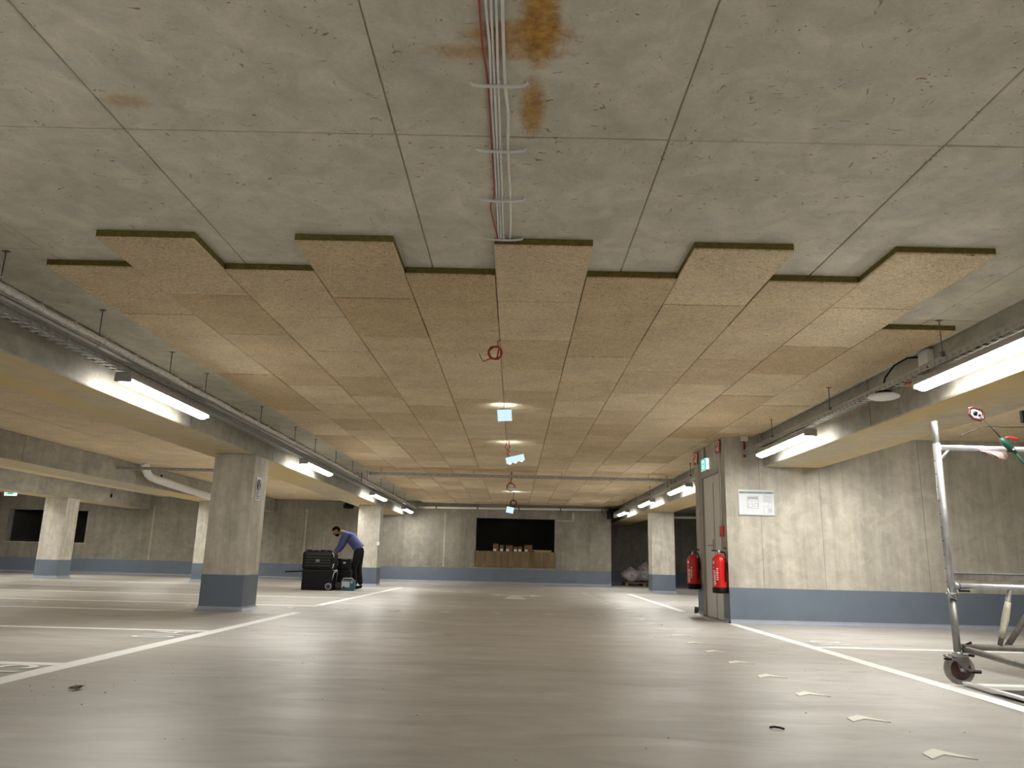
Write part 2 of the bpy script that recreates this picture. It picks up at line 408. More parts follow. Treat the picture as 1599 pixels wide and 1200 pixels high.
# pour seams standing slightly proud
for x in (-12.3, -7.1, -5.15, -2.38, 2.0):
    if x == 2.0: MB().box((1.38, WALL_Y-.012, 2.09), (2.0, WALL_Y+.01, 2.13), M['core']).build('pour_seam', far); MB().box((1.93, WALL_Y-.012, 2.13), (2.0, WALL_Y+.01, 2.4), M['core']).build('pour_seam', far)
    else: MB().box((x-.025, WALL_Y-.008, .5), (x+.025, WALL_Y+.01, 2.3), M['core']).build('pour_seam', far)
rec = wall_box('wall_recess', [((WX-.3, 29.5, 0), (X1, 29.8, H))], None); band(rec, (WX, 29.5), (X1, 29.5), (0, -1))
# dark rooms behind the openings
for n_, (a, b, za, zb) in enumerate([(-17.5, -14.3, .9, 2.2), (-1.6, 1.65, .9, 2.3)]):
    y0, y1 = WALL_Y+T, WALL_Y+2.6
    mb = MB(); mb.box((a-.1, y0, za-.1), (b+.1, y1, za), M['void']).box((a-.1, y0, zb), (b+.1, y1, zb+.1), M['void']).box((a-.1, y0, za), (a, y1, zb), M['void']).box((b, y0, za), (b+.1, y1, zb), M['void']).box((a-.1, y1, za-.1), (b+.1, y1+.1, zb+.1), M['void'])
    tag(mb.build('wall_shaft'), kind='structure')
# reveal strips of opening frames
for n_, (a, b, za, zb) in enumerate([(-17.28, -14.52, 1.0, 2.10), (-1.345, 1.375, 1.05, 2.178)]):
    mb = MB(); e = .03
    mb.box((a, WALL_Y-.006, za), (a+e, WALL_Y+T, zb), M['wall']).box((b-e, WALL_Y-.006, za), (b, WALL_Y+T, zb), M['wall']).box((a, WALL_Y-.006, zb-e), (b, WALL_Y+T, zb), M['wall']).box((a, WALL_Y-.02, za-.02), (b, WALL_Y+T, za), M['core'])
    tag(mb.build('window_%d' % (n_+1)), kind='structure')
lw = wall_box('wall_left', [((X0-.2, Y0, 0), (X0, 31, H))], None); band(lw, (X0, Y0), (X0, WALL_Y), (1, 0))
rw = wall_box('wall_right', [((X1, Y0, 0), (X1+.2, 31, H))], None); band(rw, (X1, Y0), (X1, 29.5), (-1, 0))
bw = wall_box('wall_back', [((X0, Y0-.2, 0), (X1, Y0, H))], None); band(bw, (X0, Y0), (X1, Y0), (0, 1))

# stair core: front wall, side wall with the door niche
NX = CORE_X+.07
DY0, DY1, DZ = 11.28, 12.44, 2.18
core = wall_box('wall_stair_core', [
    ((CORE_X, CORE_Y0, 0), (X1, CORE_Y0+.22, H)),
    ((CORE_X, CORE_Y0+.22, 0), (CORE_X+.25, DY0, H)),
    ((CORE_X, DY0, DZ), (CORE_X+.25, DY1, H)),
    ((CORE_X, DY1, 0), (CORE_X+.25, CORE_Y1, H)),
    ((CORE_X+.25, CORE_Y1-.2, 0), (X1, CORE_Y1, H)),
    ((CORE_X+.25, CORE_Y0+.22, 0), (CORE_X+.3, CORE_Y1-.2, H))], None, M['core'])
band(core, (CORE_X, CORE_Y0), (X1, CORE_Y0), (0, -1))
band(core, (CORE_X, CORE_Y0), (CORE_X, DY0), (-1, 0)); band(core, (CORE_X, DY1), (CORE_X, CORE_Y1), (-1, 0))
# formwork joints on the core front
for x in (3.49, 4.35, 5.8):
    MB().box((x-.004, CORE_Y0-.0015, .49), (x+.004, CORE_Y0+.01, SLAB), M['wall']).build('form_joint', core)
# conduit above the exit sign
MB().tube([(CORE_X-.018, 12.1, 2.40), (CORE_X-.018, 12.1, SLAB-.06)], .016, M['doorframe']).build('conduit', core)
MB().tube([(CORE_X-.012, 11.22, 1.33), (CORE_X-.012, 11.22, 2.6)], .009, M['white']).build('conduit', core)
# door
dr = empty('door_1', (CORE_X, (DY0+DY1)/2, 0), kind='structure')
def relp(mb, name, par, pl=None):
    o = mb.build(name, par); o.matrix_parent_inverse = Matrix.Translation(-Vector(par.location)) if pl is None else pl
    return o
mb = MB(); e = .05
mb.box((CORE_X-.005, DY0, 0), (NX+.03, DY0+e, DZ), M['doorframe']).box((CORE_X-.005, DY1-e, 0), (NX+.03, DY1, DZ), M['doorframe']).box((CORE_X-.005, DY0, DZ-e), (NX+.03, DY1, DZ), M['doorframe'])
relp(mb, 'door_frame', dr)
relp(MB().box((NX-.045, 11.80, .008), (NX+.01, DY1-e-.004, DZ-e-.004), M['door'], bev=.003), 'door_leaf', dr)
lf2 = relp(MB().box((NX-.045, DY0+e+.004, .008), (NX+.01, 11.79, DZ-e-.004), M['door'], bev=.003), 'door_leaf', dr)
relp(MB().box((NX-.048, 11.788, .01), (NX-.03, 11.802, DZ-e-.12), M['black']), 'seal', dr)
mb = MB(); mb.box((NX-.055, 11.86, .99), (NX-.044, 11.90, 1.16), M['steel']).tube([(NX-.05, 11.88, 1.07), (NX-.10, 11.88, 1.07), (NX-.10, 11.99, 1.07)], .010, M['steel'])
relp(mb, 'door_handle', dr)

# ================================================================== PILLARS
def pillar(x0, x1, y0, y1, label, m=None):
    c = Vector(((x0+x1)/2, (y0+y1)/2, 0)); hx, hy = (x1-x0)/2, (y1-y0)/2
    t = empty('concrete_pillar', c, label, 'pillar', 'concrete pillars under the beams')
    MB().box((-hx, -hy, .0), (hx, hy, BEAM), m or M['pillar'], bev=.012).build('shaft', t)
    MB().box((-hx-.004, -hy-.004, .0), (hx+.004, hy+.004, .49), M['blue'], bev=.012).build('painted_base', t)
    mb = MB(); p = [(.004, .06), (.015, .035), (.035, .012), (.06, .001)]; vs = []
    for d, z in p: vs += [(-hx-d, -hy-d, z), (hx+d, -hy-d, z), (hx+d, hy+d, z), (-hx-d, hy+d, z)]
    mb.add(vs, [(4*i+k, 4*i+(k+1) % 4, 4*i+4+(k+1) % 4, 4*i+4+k) for i in range(3) for k in range(4)], M['cove']); mb.build('coved_foot', t)
    return t
pillar(-4.345, -3.755, 10.94, 11.55, 'nearest concrete pillar with small pasted sign, left of the aisle')
pillar(-4.345, -3.755, 21.42, 22.03, 'concrete pillar directly behind the bending worker, with white conduit on its edge')
pillar(-8.80, -8.22, 21.42, 22.03, 'pale concrete pillar partly hidden behind the nearest left pillar')
pillar(-13.10, -12.47, 21.42, 22.03, 'far left concrete pillar standing in front of the dark wall opening')
pillar(3.765, 4.39, 21.42, 22.03, 'concrete pillar on the right, between rubbish sacks and fire extinguishers')
pillar(-4.345, -3.755, .4, 1.0, 'concrete pillar beside the camera on the left, outside the view')

# pasted sign on nearest pillar
sg = empty('pasted_sign', (-3.752, 11.17, 1.70), 'narrow white paper sign with a prohibition ring on the nearest pillar', 'sign')
MB().box((-.001, -.10, -.17), (.002, .10, .17), M['paper']).build('sheet', sg)
mb = MB(); ring = [(.0035, .062*math.cos(a), .06+.075*math.sin(a)) for a in [2*PI*i/24 for i in range(25)]]
mb.tube(ring, .009, M['darkred'], 6, False).tube([(.0035, -.045, .01), (.0035, .045, .11)], .008, M['darkred'], 6); mb.build('prohibition_ring', sg)
mb = MB()
for z, a, b in ((-.045, -.06, .06), (-.075, -.07, .02), (-.105, -.06, .07), (-.135, -.05, .04)): mb.box((.001, a, z-.008), (.004, b, z+.008), M['ink'])
mb.build('text_lines', sg)

# ================================================================== TUBE LAMPS
def lamp_proto():
    t = empty('tube_lamp', (0, 0, 0)); L = 1.8
    mb = MB(); prof = [(-.048, .035), (-.074, -.006), (-.074, -.020), (-.068, -.020), (-.066, -.004), (.066, -.004), (.068, -.020), (.074, -.020), (.074, -.006), (.048, .035)]
    n = len(prof); vs = [(x, 0, z) for x, z in prof]+[(x, L, z) for x, z in prof]
    mb.add(vs, [(i, (i+1) % n, n+(i+1) % n, n+i) for i in range(n)], M['greyhousing'])
    mb.build('housing', t)
    prof = [(-.064*math.cos(a), -.010-.056*math.sin(a)) for a in [PI*i/8 for i in range(9)]]
    n = len(prof); vs = [(x, .03, z) for x, z in prof]+[(x, L-.03, z) for x, z in prof]
    MB().add(vs, [(i, i+1, n+i+1, n+i) for i in (0, 1, 6, 7)]+[tuple(range(n)), tuple(range(n, 2*n))[::-1]], M['tubeside']).add(vs, [(i, i+1, n+i+1, n+i) for i in (2, 3, 4, 5)], M['tube']).build('diffuser', t)
    for y0, y1 in ((0, .03), (L-.03, L)):
        MB().box((-.074, y0, -.050), (.074, y1, .034), M['greyhousing'], bev=.012).build('end_cap', t)
    for y in (.35, L-.35): MB().box((-.02, y-.02, .035), (.02, y+.02, .050), M['darksteel']).build('bracket', t)
    return t
LL = [(-3.47, 6.5, 'tube lamp nearest the camera under the left cable tray'), (-3.47, 12.4, 'second tube lamp from the camera on the left beam'),
      (-3.47, 18.6, 'third tube lamp on the left beam, above the pillar behind the worker'), (-3.47, 23.95, 'farthest tube lamp on the left beam near the far wall')]
LR = [(3.30, 4.32, 'largest tube lamp, cut by the right edge of the picture'), (3.30, 8.50, 'tube lamp on the right ending at the stair core wall'),
      (3.30, 14.65, 'first tube lamp on the right beam beyond the stair core'), (3.30, 18.62, 'middle tube lamp of the three beyond the stair core'), (3.30, 22.8, 'farthest tube lamp on the right beam')]
BEH = [(-3.5, .6), (-3.5, -5.2), (3.3, -1.0), (3.3, -6.0)]
OTH = [(-9.08, 18.8, 2.30), (-9.08, 12.6, 2.30), (-9.08, 6.4, 2.30), (-13.28, 18.8, 2.30), (-13.28, 12.6, 2.30), (-13.28, 6.4, 2.30), (-4.67, 14.6, 2.315), (-4.67, 20.8, 2.315), (-17.6, 18.8, 2.30), (-17.6, 12.6, 2.30), (-13.28, 22.2, 2.30), (-9.08, 22.2, 2.30), (4.47, 3.2, 2.30), (4.47, 8.4, 2.30), (4.47, 16, 2.30)]  # unseen; some inferred from lit pillars, extra ones added to brighten the left walls
p0 = lamp_proto(); first = True
def put_lamp(x, y, z, label, group):
    global first
    o = p0 if first else copy_tree(p0); first = False
    o.location = (x, y, z); tag(o, label, 'lamp', group); return o
for x, y, lb in LL: put_lamp(x, y, 2.275, lb, 'tube lamps hung under the cable trays')
for x, y, lb in LR: put_lamp(x, y, 2.270, lb, 'tube lamps hung under the cable trays')
for x, y in BEH: put_lamp(x, y, 2.275, 'tube lamp behind the camera, outside the picture', 'tube lamps behind the camera')
for x, y, z in OTH: put_lamp(x, y, z, 'unseen tube lamp put in to light a side bay', 'unseen tube lamps added for the side bays')

# ================================================================== CABLE TRAYS, PIPES
def tray(name, label, p0_, p1_, wdt=.10, hgt=.055, along='y', rung=.09, group=None, cables=True):
    """perforated tray running along y or x; p0_ is its lower start corner centre"""
    ln = (p1_[1]-p0_[1]) if along == 'y' else (p1_[0]-p0_[0])
    t = empty(name, p0_, label, 'cable tray', group)
    rot = Matrix.Identity(4) if along == 'y' else Matrix.Rotation(-PI/2, 4, 'Z')
    for sx in (-1, 1):
        mb = MB(); x = sx*wdt/2
        mb.box((x-.002, 0, .032), (x+.002, ln, hgt), M['steel'], rot).box((x-.002, 0, 0), (x+.002, ln, .012), M['steel'], rot)
        mb.box((x-(.006 if sx < 0 else .002), 0, hgt-.004), (x+(.006 if sx > 0 else .002), ln, hgt), M['steel'], rot)
        n = int(ln/rung)
        for i in range(n):
            y = i*rung; mb.box((x-.002, y, .012), (x+.002, y+rung*.42, .032), M['steel'], rot)
        mb.build('side_rail', t)
    mb = MB(); n = int(ln/rung)
    for i in range(n): y = i*rung; mb.box((-wdt/2, y, 0), (wdt/2, y+rung*.45, .003), M['steel'], rot)
    mb.box((-.008, 0, -.001), (.008, ln, .002), M['steel'], rot)
    r = mb.build('perforated_base', t)
    if cables:
        for i, x in enumerate((-.025, .0, .02)):
            MB().tube([tuple(rot @ Vector((x+.006*math.sin(k*1.3+i), k*ln/40, .014))) for k in range(41)], .007, M['cablewhite'] if i else M['black'], 6).build('cable', t)
    return t
tray('cable_tray', 'long perforated cable tray above the left row of tube lamps', (-3.52, 2.0, 2.325), (-3.52, 26.1, 2.325), rung=.11)
tray('cable_tray', 'perforated cable tray over the nearest right tube lamps', (3.30, 1.5, 2.335), (3.30, 10.95, 2.335), rung=.09)
tray('cable_tray', 'perforated cable tray along the right beam beyond the stair core', (3.30, 12.9, 2.335), (3.30, 26.1, 2.335), rung=.13)
tray('cable_tray', 'cable tray crossing the aisle from beam to beam under the insulation', (-3.10, 16.1, 2.46), (3.35, 16.1, 2.46), wdt=.10, hgt=.06, along='x', rung=.16)
tray('cable_tray', 'dark cable tray crossing the left bay behind the nearest pillar', (-8.15, 15.6, 2.40), (-4.7, 15.6, 2.40), wdt=.10, hgt=.05, along='x', rung=.14)
# small vertical links where the crossing tray meets the side trays
for x, lb in ((-3.30, 'short steel drop joining the crossing tray to the left tray'), (3.30, 'short steel drop joining the crossing tray to the right tray')):
    s = 1 if x > 0 else -1
    mb = MB(); mb.box((x-.05, 16.06, 2.30), (x-.044, 16.14, 2.50), M['darksteel']).box((x+.044, 16.06, 2.30), (x+.05, 16.14, 2.50), M['darksteel'])
    for z in (2.33, 2.39, 2.45): mb.box((x-.05, 16.06, z), (x+.05, 16.065, z+.02), M['steel'])
    tag(mb.build('tray_drop'), lb, 'cable tray')
# foil wrapped pipe along the left
fp = empty('foil_wrapped_pipe', (-3.35, 2.0, 2.41), 'silver foil wrapped pipe running along the left above the lamp tray', 'pipe')
pts = []; y = 0
while y <= 24.0: pts.append((.004*math.sin(y*3.1), y, .004*math.sin(y*5.3))); y += .06
MB().tube(pts, .033, M['foil'], 10, rf=lambda t: 1+.10*math.sin(t*900)+.08*math.sin(t*2311)).build('wrapped_pipe', fp)
mb = MB()
for i in range(40):
    yy = .25+i*.46+random.uniform(-.06, .06)
    mb.tube(arc((0, yy, 0), .037, 0, 2*PI, 12), .004, M['cablewhite'], 5, False)
    mb.tube([(.02, yy, .03), (.03+random.uniform(0, .02), yy+.02, .065)], .003, M['cablewhite'], 5)
o = mb.build('cable_tie', fp); o['kind'] = 'stuff'
MB().box((-.03, 0, -.052), (.03, 24, -.047), M['steel']).box((-.03, 0, -.052), (-.026, 24, -.035), M['steel']).box((.026, 0, -.052), (.03, 24, -.035), M['steel']).build('support_rail', fp)
# hanger rods
hg = empty('hanger_rod', (0, 0, 0))
MB().tube([(0, 0, 0), (0, 0, -.30)], .0045, M['darksteel'], 6).build('threaded_rod', hg)
MB().box((-.022, -.012, -.006), (.022, .012, 0), M['darksteel']).build('top_plate', hg)
MB().box((-.012, -.012, -.31), (.012, .012, -.27), M['darksteel']).build('clamp', hg)
HL = [4.64, 5.84, 7.12, 7.98, 9.81, 11.4, 12.6, 14.1, 15.6, 17.2, 19.0, 21.0, 23.2]
HR = [5.645, 7.78, 9.6, 14.2, 16.4, 18.6, 20.8, 23.0]
HC = [-2.85, -.90, .95, 2.78]
first_h = True
def put_h(x, y, z, label, group):
    global first_h
    o = hg if first_h else copy_tree(hg); first_h = False
    o.location = (x, y, z); tag(o, label, 'hanger', group)
    o.scale = (1, 1, {-1: 1, 0: (z-2.375)/.31, 1: (z-2.50)/.31}[-1 if x < -3.3 else (0 if x > 3.2 else 1)])
for i, y in enumerate(HL): put_h(-3.352, y, SLAB, ORD[i]+' threaded hanger rod from the camera over the left foil wrapped pipe', 'hanger rods over the left pipe')
for i, y in enumerate(HR): put_h(3.235, y, SLAB if y < 5.7 else INS+.0, ORD[i]+' threaded hanger rod from the camera over the right cable trays', 'hanger rods over the right trays')
for i, x in enumerate(HC): put_h(x, 16.1, INS+.02, ORD[i]+' short hanger rod from the left on the tray crossing the aisle', 'hanger rods over the crossing tray')
# white pipe along the far wall
wp = empty('wall_pipe', (-3.3, 26.1, 2.44), 'thin pale pipe running across the top of the far wall', 'pipe')
MB().tube([(0, 0, 0), (6.9, 0, .06)], .035, M['white'], 10).build('pipe_run', wp)
for i in range(5): MB().box((.6+i*1.4, -.04, -.04), (.64+i*1.4, .1, .1), M['darksteel']).build('pipe_clip', wp)
tag(MB().box((3.1, 25.6, 2.20), (3.5, 26.2, 2.52), M['black'], bev=.03).box((3.24, 25.50, 2.22), (3.36, 25.6, 2.34), M['white'], bev=.02).build('junction_housing'), 'black housing with pale round face in the far right ceiling corner', 'housing')
# pale pipe beyond the right pillar
tag(MB().tube([(4.5, 26.0, 2.30), (9.5, 26.0, 2.32)], .04, M['white'], 8).build('ceiling_pipe'), 'pale pipe under the ceiling right of the right pillar', 'pipe')
# foil duct in left bay
dp = empty('foil_duct', (-7.95, 16.35, 2.6), 'fat silver foil duct with an elbow, coming down from the left bay ceiling', 'duct')
pth = [(0, -.05, .012), (0, -.045, -.03), (0, .02, -.12), (.01, .10, -.20), (.02, .25, -.255), (.02, .5, -.275)]+[(.02+0*t, .5+t*.5, -.275-t*.022) for t in range(1, 8)]
MB().tube(pth, .085, M['foil'], 16, rf=lambda t: 1+.04*math.sin(t*90)).build('duct_run', dp)
MB().tube(arc((0, -.045, .02), .098, 0, 2*PI, 20, 'xy'), .016, M['foil'], 8, False).build('collar', dp)
# junction box with cable, ceiling disc
jb = empty('junction_box', (3.50, 6.42, 2.50), 'white junction box on the right beam beside the nearest lamp', 'junction box')
MB().box((-.0, -.075, .0), (.06, .075, .14), M['white'], bev=.006).build('body', jb)
MB().tube([(.02, -.045, -.10), (.02, -.03, 0)], .009, M['orange'], 6).build('cable_end', jb)
tag(MB().tube([(3.50, 6.49, 2.60), (3.44, 6.55, 2.61), (3.36, 6.64, 2.56), (3.30, 6.70, 2.46), (3.28, 6.71, 2.38), (3.28, 6.71, 2.33)], .008, M['black'], 8).build('black_cable'), 'black cable curving from the junction box to the white disc', 'cable')
dc = empty('ceiling_disc', (3.28, 6.71, 2.265), 'flat white round device hanging under the right cable tray', 'wireless device')
MB().lathe([(.02, -.0), (.10, .002), (.128, .014), (.135, .026), (.125, .040), (.06, .048)], M['white'], 32).build('body', dc)
MB().lathe([(.06, .045), (.07, .05), (.07, .066), (.045, .075)], M['black'], 20).build('mount', dc)
tag(MB().tube([(3.34, 6.15, 2.34), (3.33, 6.28, 2.31), (3.32, 6.40, 2.33)], .016, M['orange'], 8).build('orange_cable'), 'short orange cable end at the tray beside the nearest right lamp', 'cable')
# box with orange tail on the core wall
wb = empty('wall_socket_box', (3.29, CORE_Y0, 2.54), 'small white socket box high on the stair core wall with an orange cable tail', 'junction box')
MB().box((-.05, -.05, 0), (.05, 0, .105), M['white'], bev=.005).build('body', wb)
for x in (-.018, 0, .016): MB().tube([(x*.4, -.02, .0), (x, -.03, -.12), (x*1.5, -.02, -.24)], .007, M['orange'] if x else M['black'], 6).build('cable_tail', wb)
# conduit on pillar behind the worker
cd = empty('pillar_conduit', (-3.745, 21.40, 1.12), 'thin white conduit down the pillar behind the worker, ending in a socket', 'conduit')
MB().tube([(0, 0, .06), (0, 0, 1.05)], .012, M['white'], 8).build('conduit_run', cd); MB().box((-.04, -.045, -.04), (.04, .0, .06), M['white'], bev=.006).build('socket', cd)
# dark round thing near pillar 2 top and dark plugs in the beams
tag(MB().lathe([(.02, 0), (.17, .02), (.19, .10), (.12, .2)], M['black'], 16, Matrix.Translation((-5.6, 25.9, 2.32))).build('ceiling_siren'), 'dark rounded fitting under the ceiling left of the worker\'s pillar', 'fitting')
for (x, y, z, pl_) in ((-12.44, 17.9, 2.42, 'farthest left beam, the nearer one'), (-12.44, 23.6, 2.43, 'farthest left beam, close to its end'), (-8.19, 17.6, 2.46, 'middle left beam beside the foil duct'), (-8.19, 24.6, 2.42, 'middle left beam right of the nearest pillar')):
    tag(MB().lathe([(.002, -.09), (.03, -.05), (.028, 0), (.012, .05)], M['black'], 10, Matrix.Translation((x+.02, y, z))).build('anchor_plug'), 'small dark plug on the '+pl_, 'plug', 'dark plugs on the left bay beams')

# ================================================================== CABLES ON THE SLAB
def cable(name, pts, r, m, label, group=None):
    # smooth the waypoints
    P = [Vector(p) for p in pts]; out = []
    for i in range(len(P)-1):
        a = P[max(i-1, 0)]; b = P[i]; c = P[i+1]; d = P[min(i+2, len(P)-1)]
        for k in range(6):
            t = k/6; out.append(.5*((2*b)+(c-a)*t+(2*a-5*b+4*c-d)*t*t+(3*b-a-3*c+d)*t**3))
    out.append(P[-1])
    return tag(MB().tube(out, r, m, 8).build(name), label, 'cable', group)
zc = SLAB-.014
YS = [-2, 0, 1.2, 1.8, 2.25, 2.5, 2.71, 2.95, 3.205, 3.45, 3.70, 3.95, 4.20, 4.33, 4.6]
def xs(base, vals, jit):
    return [(base+(vals.get(y, 0))+random.uniform(-jit, jit), y, zc+random.uniform(-.001, .002)) for y in YS]
cable('red_cable', [(-.17, -2, zc), (-.175, 0, zc), (-.17, 1.5, zc), (-.165, 2.0, zc), (-.164, 2.25, zc), (-.162, 2.5, zc), (-.150, 2.71, zc), (-.149, 2.95, zc), (-.148, 3.205, zc), (-.147, 3.45, zc), (-.150, 3.70, zc), (-.172, 3.82, zc+.004), (-.166, 3.95, zc), (-.152, 4.12, zc), (-.142, 4.24, zc), (-.128, 4.4, zc)], .0042, M['cablered'], 'thin dull red cable, leftmost of the cables along the bare ceiling')
for i, b in enumerate((-.137, -.1225, -.108)):
    lb = ('left', 'middle', 'right')[i]
    cable('grey_cable', xs(b, {2.25: -.004+.003*i, 1.8: -.006, 4.33: .010*(1-i)*.6, 4.6: .006*(1-i)}, .0012),                     .0047, M['cablewhite'], '%s one of the three bundled light grey cables on the ceiling' % lb, 'bundled grey cables on the ceiling')
cable('grey_cable', xs(-.071, {2.25: -.012, 1.8: -.014, 2.5: -.012, 2.71: -.010, 3.205: -.002, 3.70: .006, 3.95: .008, 4.20: .003, 4.33: -.010, 4.6: -.03}, .0015), .0062, M['cablewhite'], 'separate light grey cable right of the ceiling cable bundle')
for i, y in enumerate((2.225-.0, 2.725, 3.23, 3.735, 4.24)):
    if i == 0: continue
    lb = {1: 'nearest the camera', 2: 'second from the camera', 3: 'third from the camera', 4: 'just before the insulation boards'}[i]
    c = empty('cable_clip', (-.105, y, SLAB), 'white plastic strap clip across the ceiling cables, '+lb, 'cable clip', 'strap clips on the ceiling cables')
    MB().tube([(-.115, .0, -.010), (-.105, 0, -.022), (-.06, 0, -.026), (0, 0, -.027), (.06, 0, -.026), (.105, 0, -.020), (.115, 0, -.006)], .0072, M['white'], 8).build('strap', c)
    MB().lathe([(.004, -.034), (.008, -.032), (.008, -.0)], M['white'], 10).build('nail_stud', c)

# ================================================================== HANGING THINGS ALONG THE SEAM
rc = []
for i in range(64):
    a = i/64*2*PI*3.2; rr = .060+.008*math.sin(i*.7)
    rc.append((-.205+rr*math.cos(a)*.9, 6.34+.012*math.sin(i), 2.515+rr*math.sin(a)*.95))
tag(MB().tube([(-.166, 6.28, 2.62), (-.185, 6.29, 2.60), (-.178, 6.31, 2.56), (-.15, 6.33, 2.52)]+rc+[(-.19, 6.34, 2.46), (-.25, 6.32, 2.455), (-.305, 6.32, 2.43)], .0055, M['cablered'], 6).tube([(-.305, 6.32, 2.43), (-.325, 6.32, 2.46), (-.34, 6.32, 2.50)], .003, M['black'], 5).build('red_cable_coil'), 'loose coil of red cable hanging from a joint between insulation boards', 'cable')
es = empty('hanging_sign', (-.168, 9.0, 2.613), 'square lit translucent sign dangling askew from the ceiling, nearest of the hanging signs', 'sign')
rot = Matrix.Rotation(math.radians(-5), 4, 'Y') @ Matrix.Rotation(math.radians(8), 4, 'Z')
MB().box((-.085, -.006, -.215), (.085, .006, -.075), M['blade'], rot, bev=.002).build('sign_blade', es)
MB().box((-.095, -.022, -.078), (.08, .022, -.062), M['white'], rot).build('lamp_housing', es)
MB().tube([(.0, 0, 0), (.004, 0, -.03), (-.02, 0, -.06)], .006, M['white'], 6).tube(arc((.01, 0, -.045), .030, 0, 2*PI, 16), .004, M['white'], 6, False).build('cord', es)
e2 = empty('hanging_sign', (-.13, 12.0, 2.613), 'oblong lit sign with bright lamps hanging tilted at mid aisle', 'sign')
rot = Matrix.Rotation(math.radians(-14), 4, 'Y')
MB().box((-.14, -.015, -.34), (.155, .015, -.24), M['blade'], Matrix.Translation((.03, 0, 0)) @ rot, bev=.004).build('sign_blade', e2)
mb = MB()
for x in (-.09, .0, .10): mb.lathe([(.01, 0), (.022, .008), (.01, .016)], M['led'], 10, Matrix.Translation((.03, 0, 0)) @ rot @ Matrix.Translation((x, -.02, -.355)))
mb.build('lamp_lens', e2)
mb = MB(); mb.tube([(0, 0, 0), (.01, 0, -.10), (-.03, 0, -.13), (.02, 0, -.16), (-.02, 0, -.20), (.02, 0, -.25)], .008, M['cablered'], 6).tube([(-.03, 0, -.02), (-.06, 0, -.11), (.0, 0, -.14), (.03, 0, -.06)], .006, M['cablered'], 6); mb.build('cord', e2)
e3 = empty('hanging_detector', (-.10, 16.4, 2.613), 'pale round detector hanging by a red cord behind the crossing cable tray', 'detector')
MB().lathe([(.02, 0), (.08, .01), (.09, .05), (.06, .08), (.02, .09)], M['white'], 16, Matrix.Translation((0, 0, -.40))).build('body', e3)
MB().tube([(0, 0, 0), (.0, 0, -.15), (-.02, 0, -.22)]+arc((-.01, 0, -.32), .085, PI/2, PI/2+2*PI*1.4, 20), .012, M['cablered'], 6).build('cord', e3)
e4 = empty('hanging_sign', (-.06, 21.0, 2.613), 'small lit sign hanging under a red cable ring near the far wall', 'sign')
MB().box((-.10, -.02, -.60), (.10, .02, -.44), M['blade'], Matrix.Rotation(math.radians(10), 4, 'Y')).build('sign_blade', e4)
MB().tube([(0, 0, 0), (0, 0, -.25)], .006, M['black'], 6).tube(arc((0, 0, -.33), .08, 0, 4*PI, 30), .016, M['cablered'], 6, False).build('cord', e4)
# the light these signs throw on the boards
def spot(x, y, z, e, sz=.01):
    l = bpy.data.lights.new('sign_light', 'AREA'); l.energy = e; l.shape = 'RECTANGLE'; l.size = .16; l.size_y = .01; l.color = (.85, .97, 1.0)
    o = bpy.data.objects.new('sign_light', l); COL.objects.link(o); o.location = (x, y, z); return o
for par, yy, en in ((es, 9.0, .9), (e2, 12.0, .5), (e4, 21.0, .8)):
    l = bpy.data.lights.new('sign_lamp', 'AREA'); l.energy = en; l.shape = 'RECTANGLE'; l.size = .14; l.size_y = .012; l.color = (.85, .97, 1.0)
    o = bpy.data.objects.new('sign_lamp', l); COL.objects.link(o); o.parent = par
    o.location = (0, .03, -.05 if par is es else -.16); o.rotation_euler = (math.radians(150), 0, 0)
tag(MB().lathe([(.003, 0), (.012, .004), (.012, .012)], M['white'], 10, Matrix.Translation((.115, 7.02, 2.602))).build('white_anchor'), 'tiny white anchor cap on an insulation board near the aisle centre', 'anchor')

# ================================================================== SIGNS AND SAFETY
xs_ = empty('exit_sign', (CORE_X, 12.03, 2.22), 'lit green emergency exit sign box on the wall above the grey door', 'exit sign')
MB().box((-.052, -.16, 0), (0, .16, .19), M['white'], bev=.006).build('housing', xs_)
MB().box((-.056, -.155, .005), (-.050, .155, .185), M['exit_white']).box((-.05, -.164, .01), (-.008, -.158, .18), M['exit_white']).build('sign_face', xs_)
mb = MB(); e0, e1 = -.060, -.055
fig = [(-.15, .145), (-.13, .145), (-.125, .12), (-.105, .10), (-.085, .125), (-.078, .118), (-.10, .08), (-.105, .07), (-.085, .045), (-.092, .038), (-.12, .068), (-.135, .04), (-.15, .045), (-.13, .08), (-.14, .10), (-.16, .09), (-.16, .105)]
mb.poly([(-(x+.11), z) for x, z in fig], e0, e1, M['exit_green'], Matrix(((0, 0, 1, 0), (1, 0, 0, 0), (0, 1, 0, 0), (0, 0, 0, 1))))
mb.box((e0, -.15, .01), (e1, -.085, .18), M['exit_green']).box((e0, .10, .01), (e1, .15, .18), M['exit_green']).box((e0, -.085, .01), (e1, .10, .025), M['exit_green']).box((e0, -.085, .165), (e1, .10, .18), M['exit_green'])
mb.build('running_figure', xs_)
xl_ = empty('exit_sign', (-13.16, 20.0, 2.10), 'small lit green exit sign under the far left beam', 'exit sign')
MB().box((-.16, -.02, 0), (.16, .02, .12), M['exit_white'], bev=.01).build('sign_face', xl_)
MB().box((-.06, -.025, .035), (.08, -.018, .085), M['exit_green']).box((-.10, -.025, .05), (-.06, -.018, .07), M['exit_green']).build('arrow', xl_)
MB().box((-.02, -.01, .12), (.02, .01, .3), M['darksteel']).build('mount', xl_)
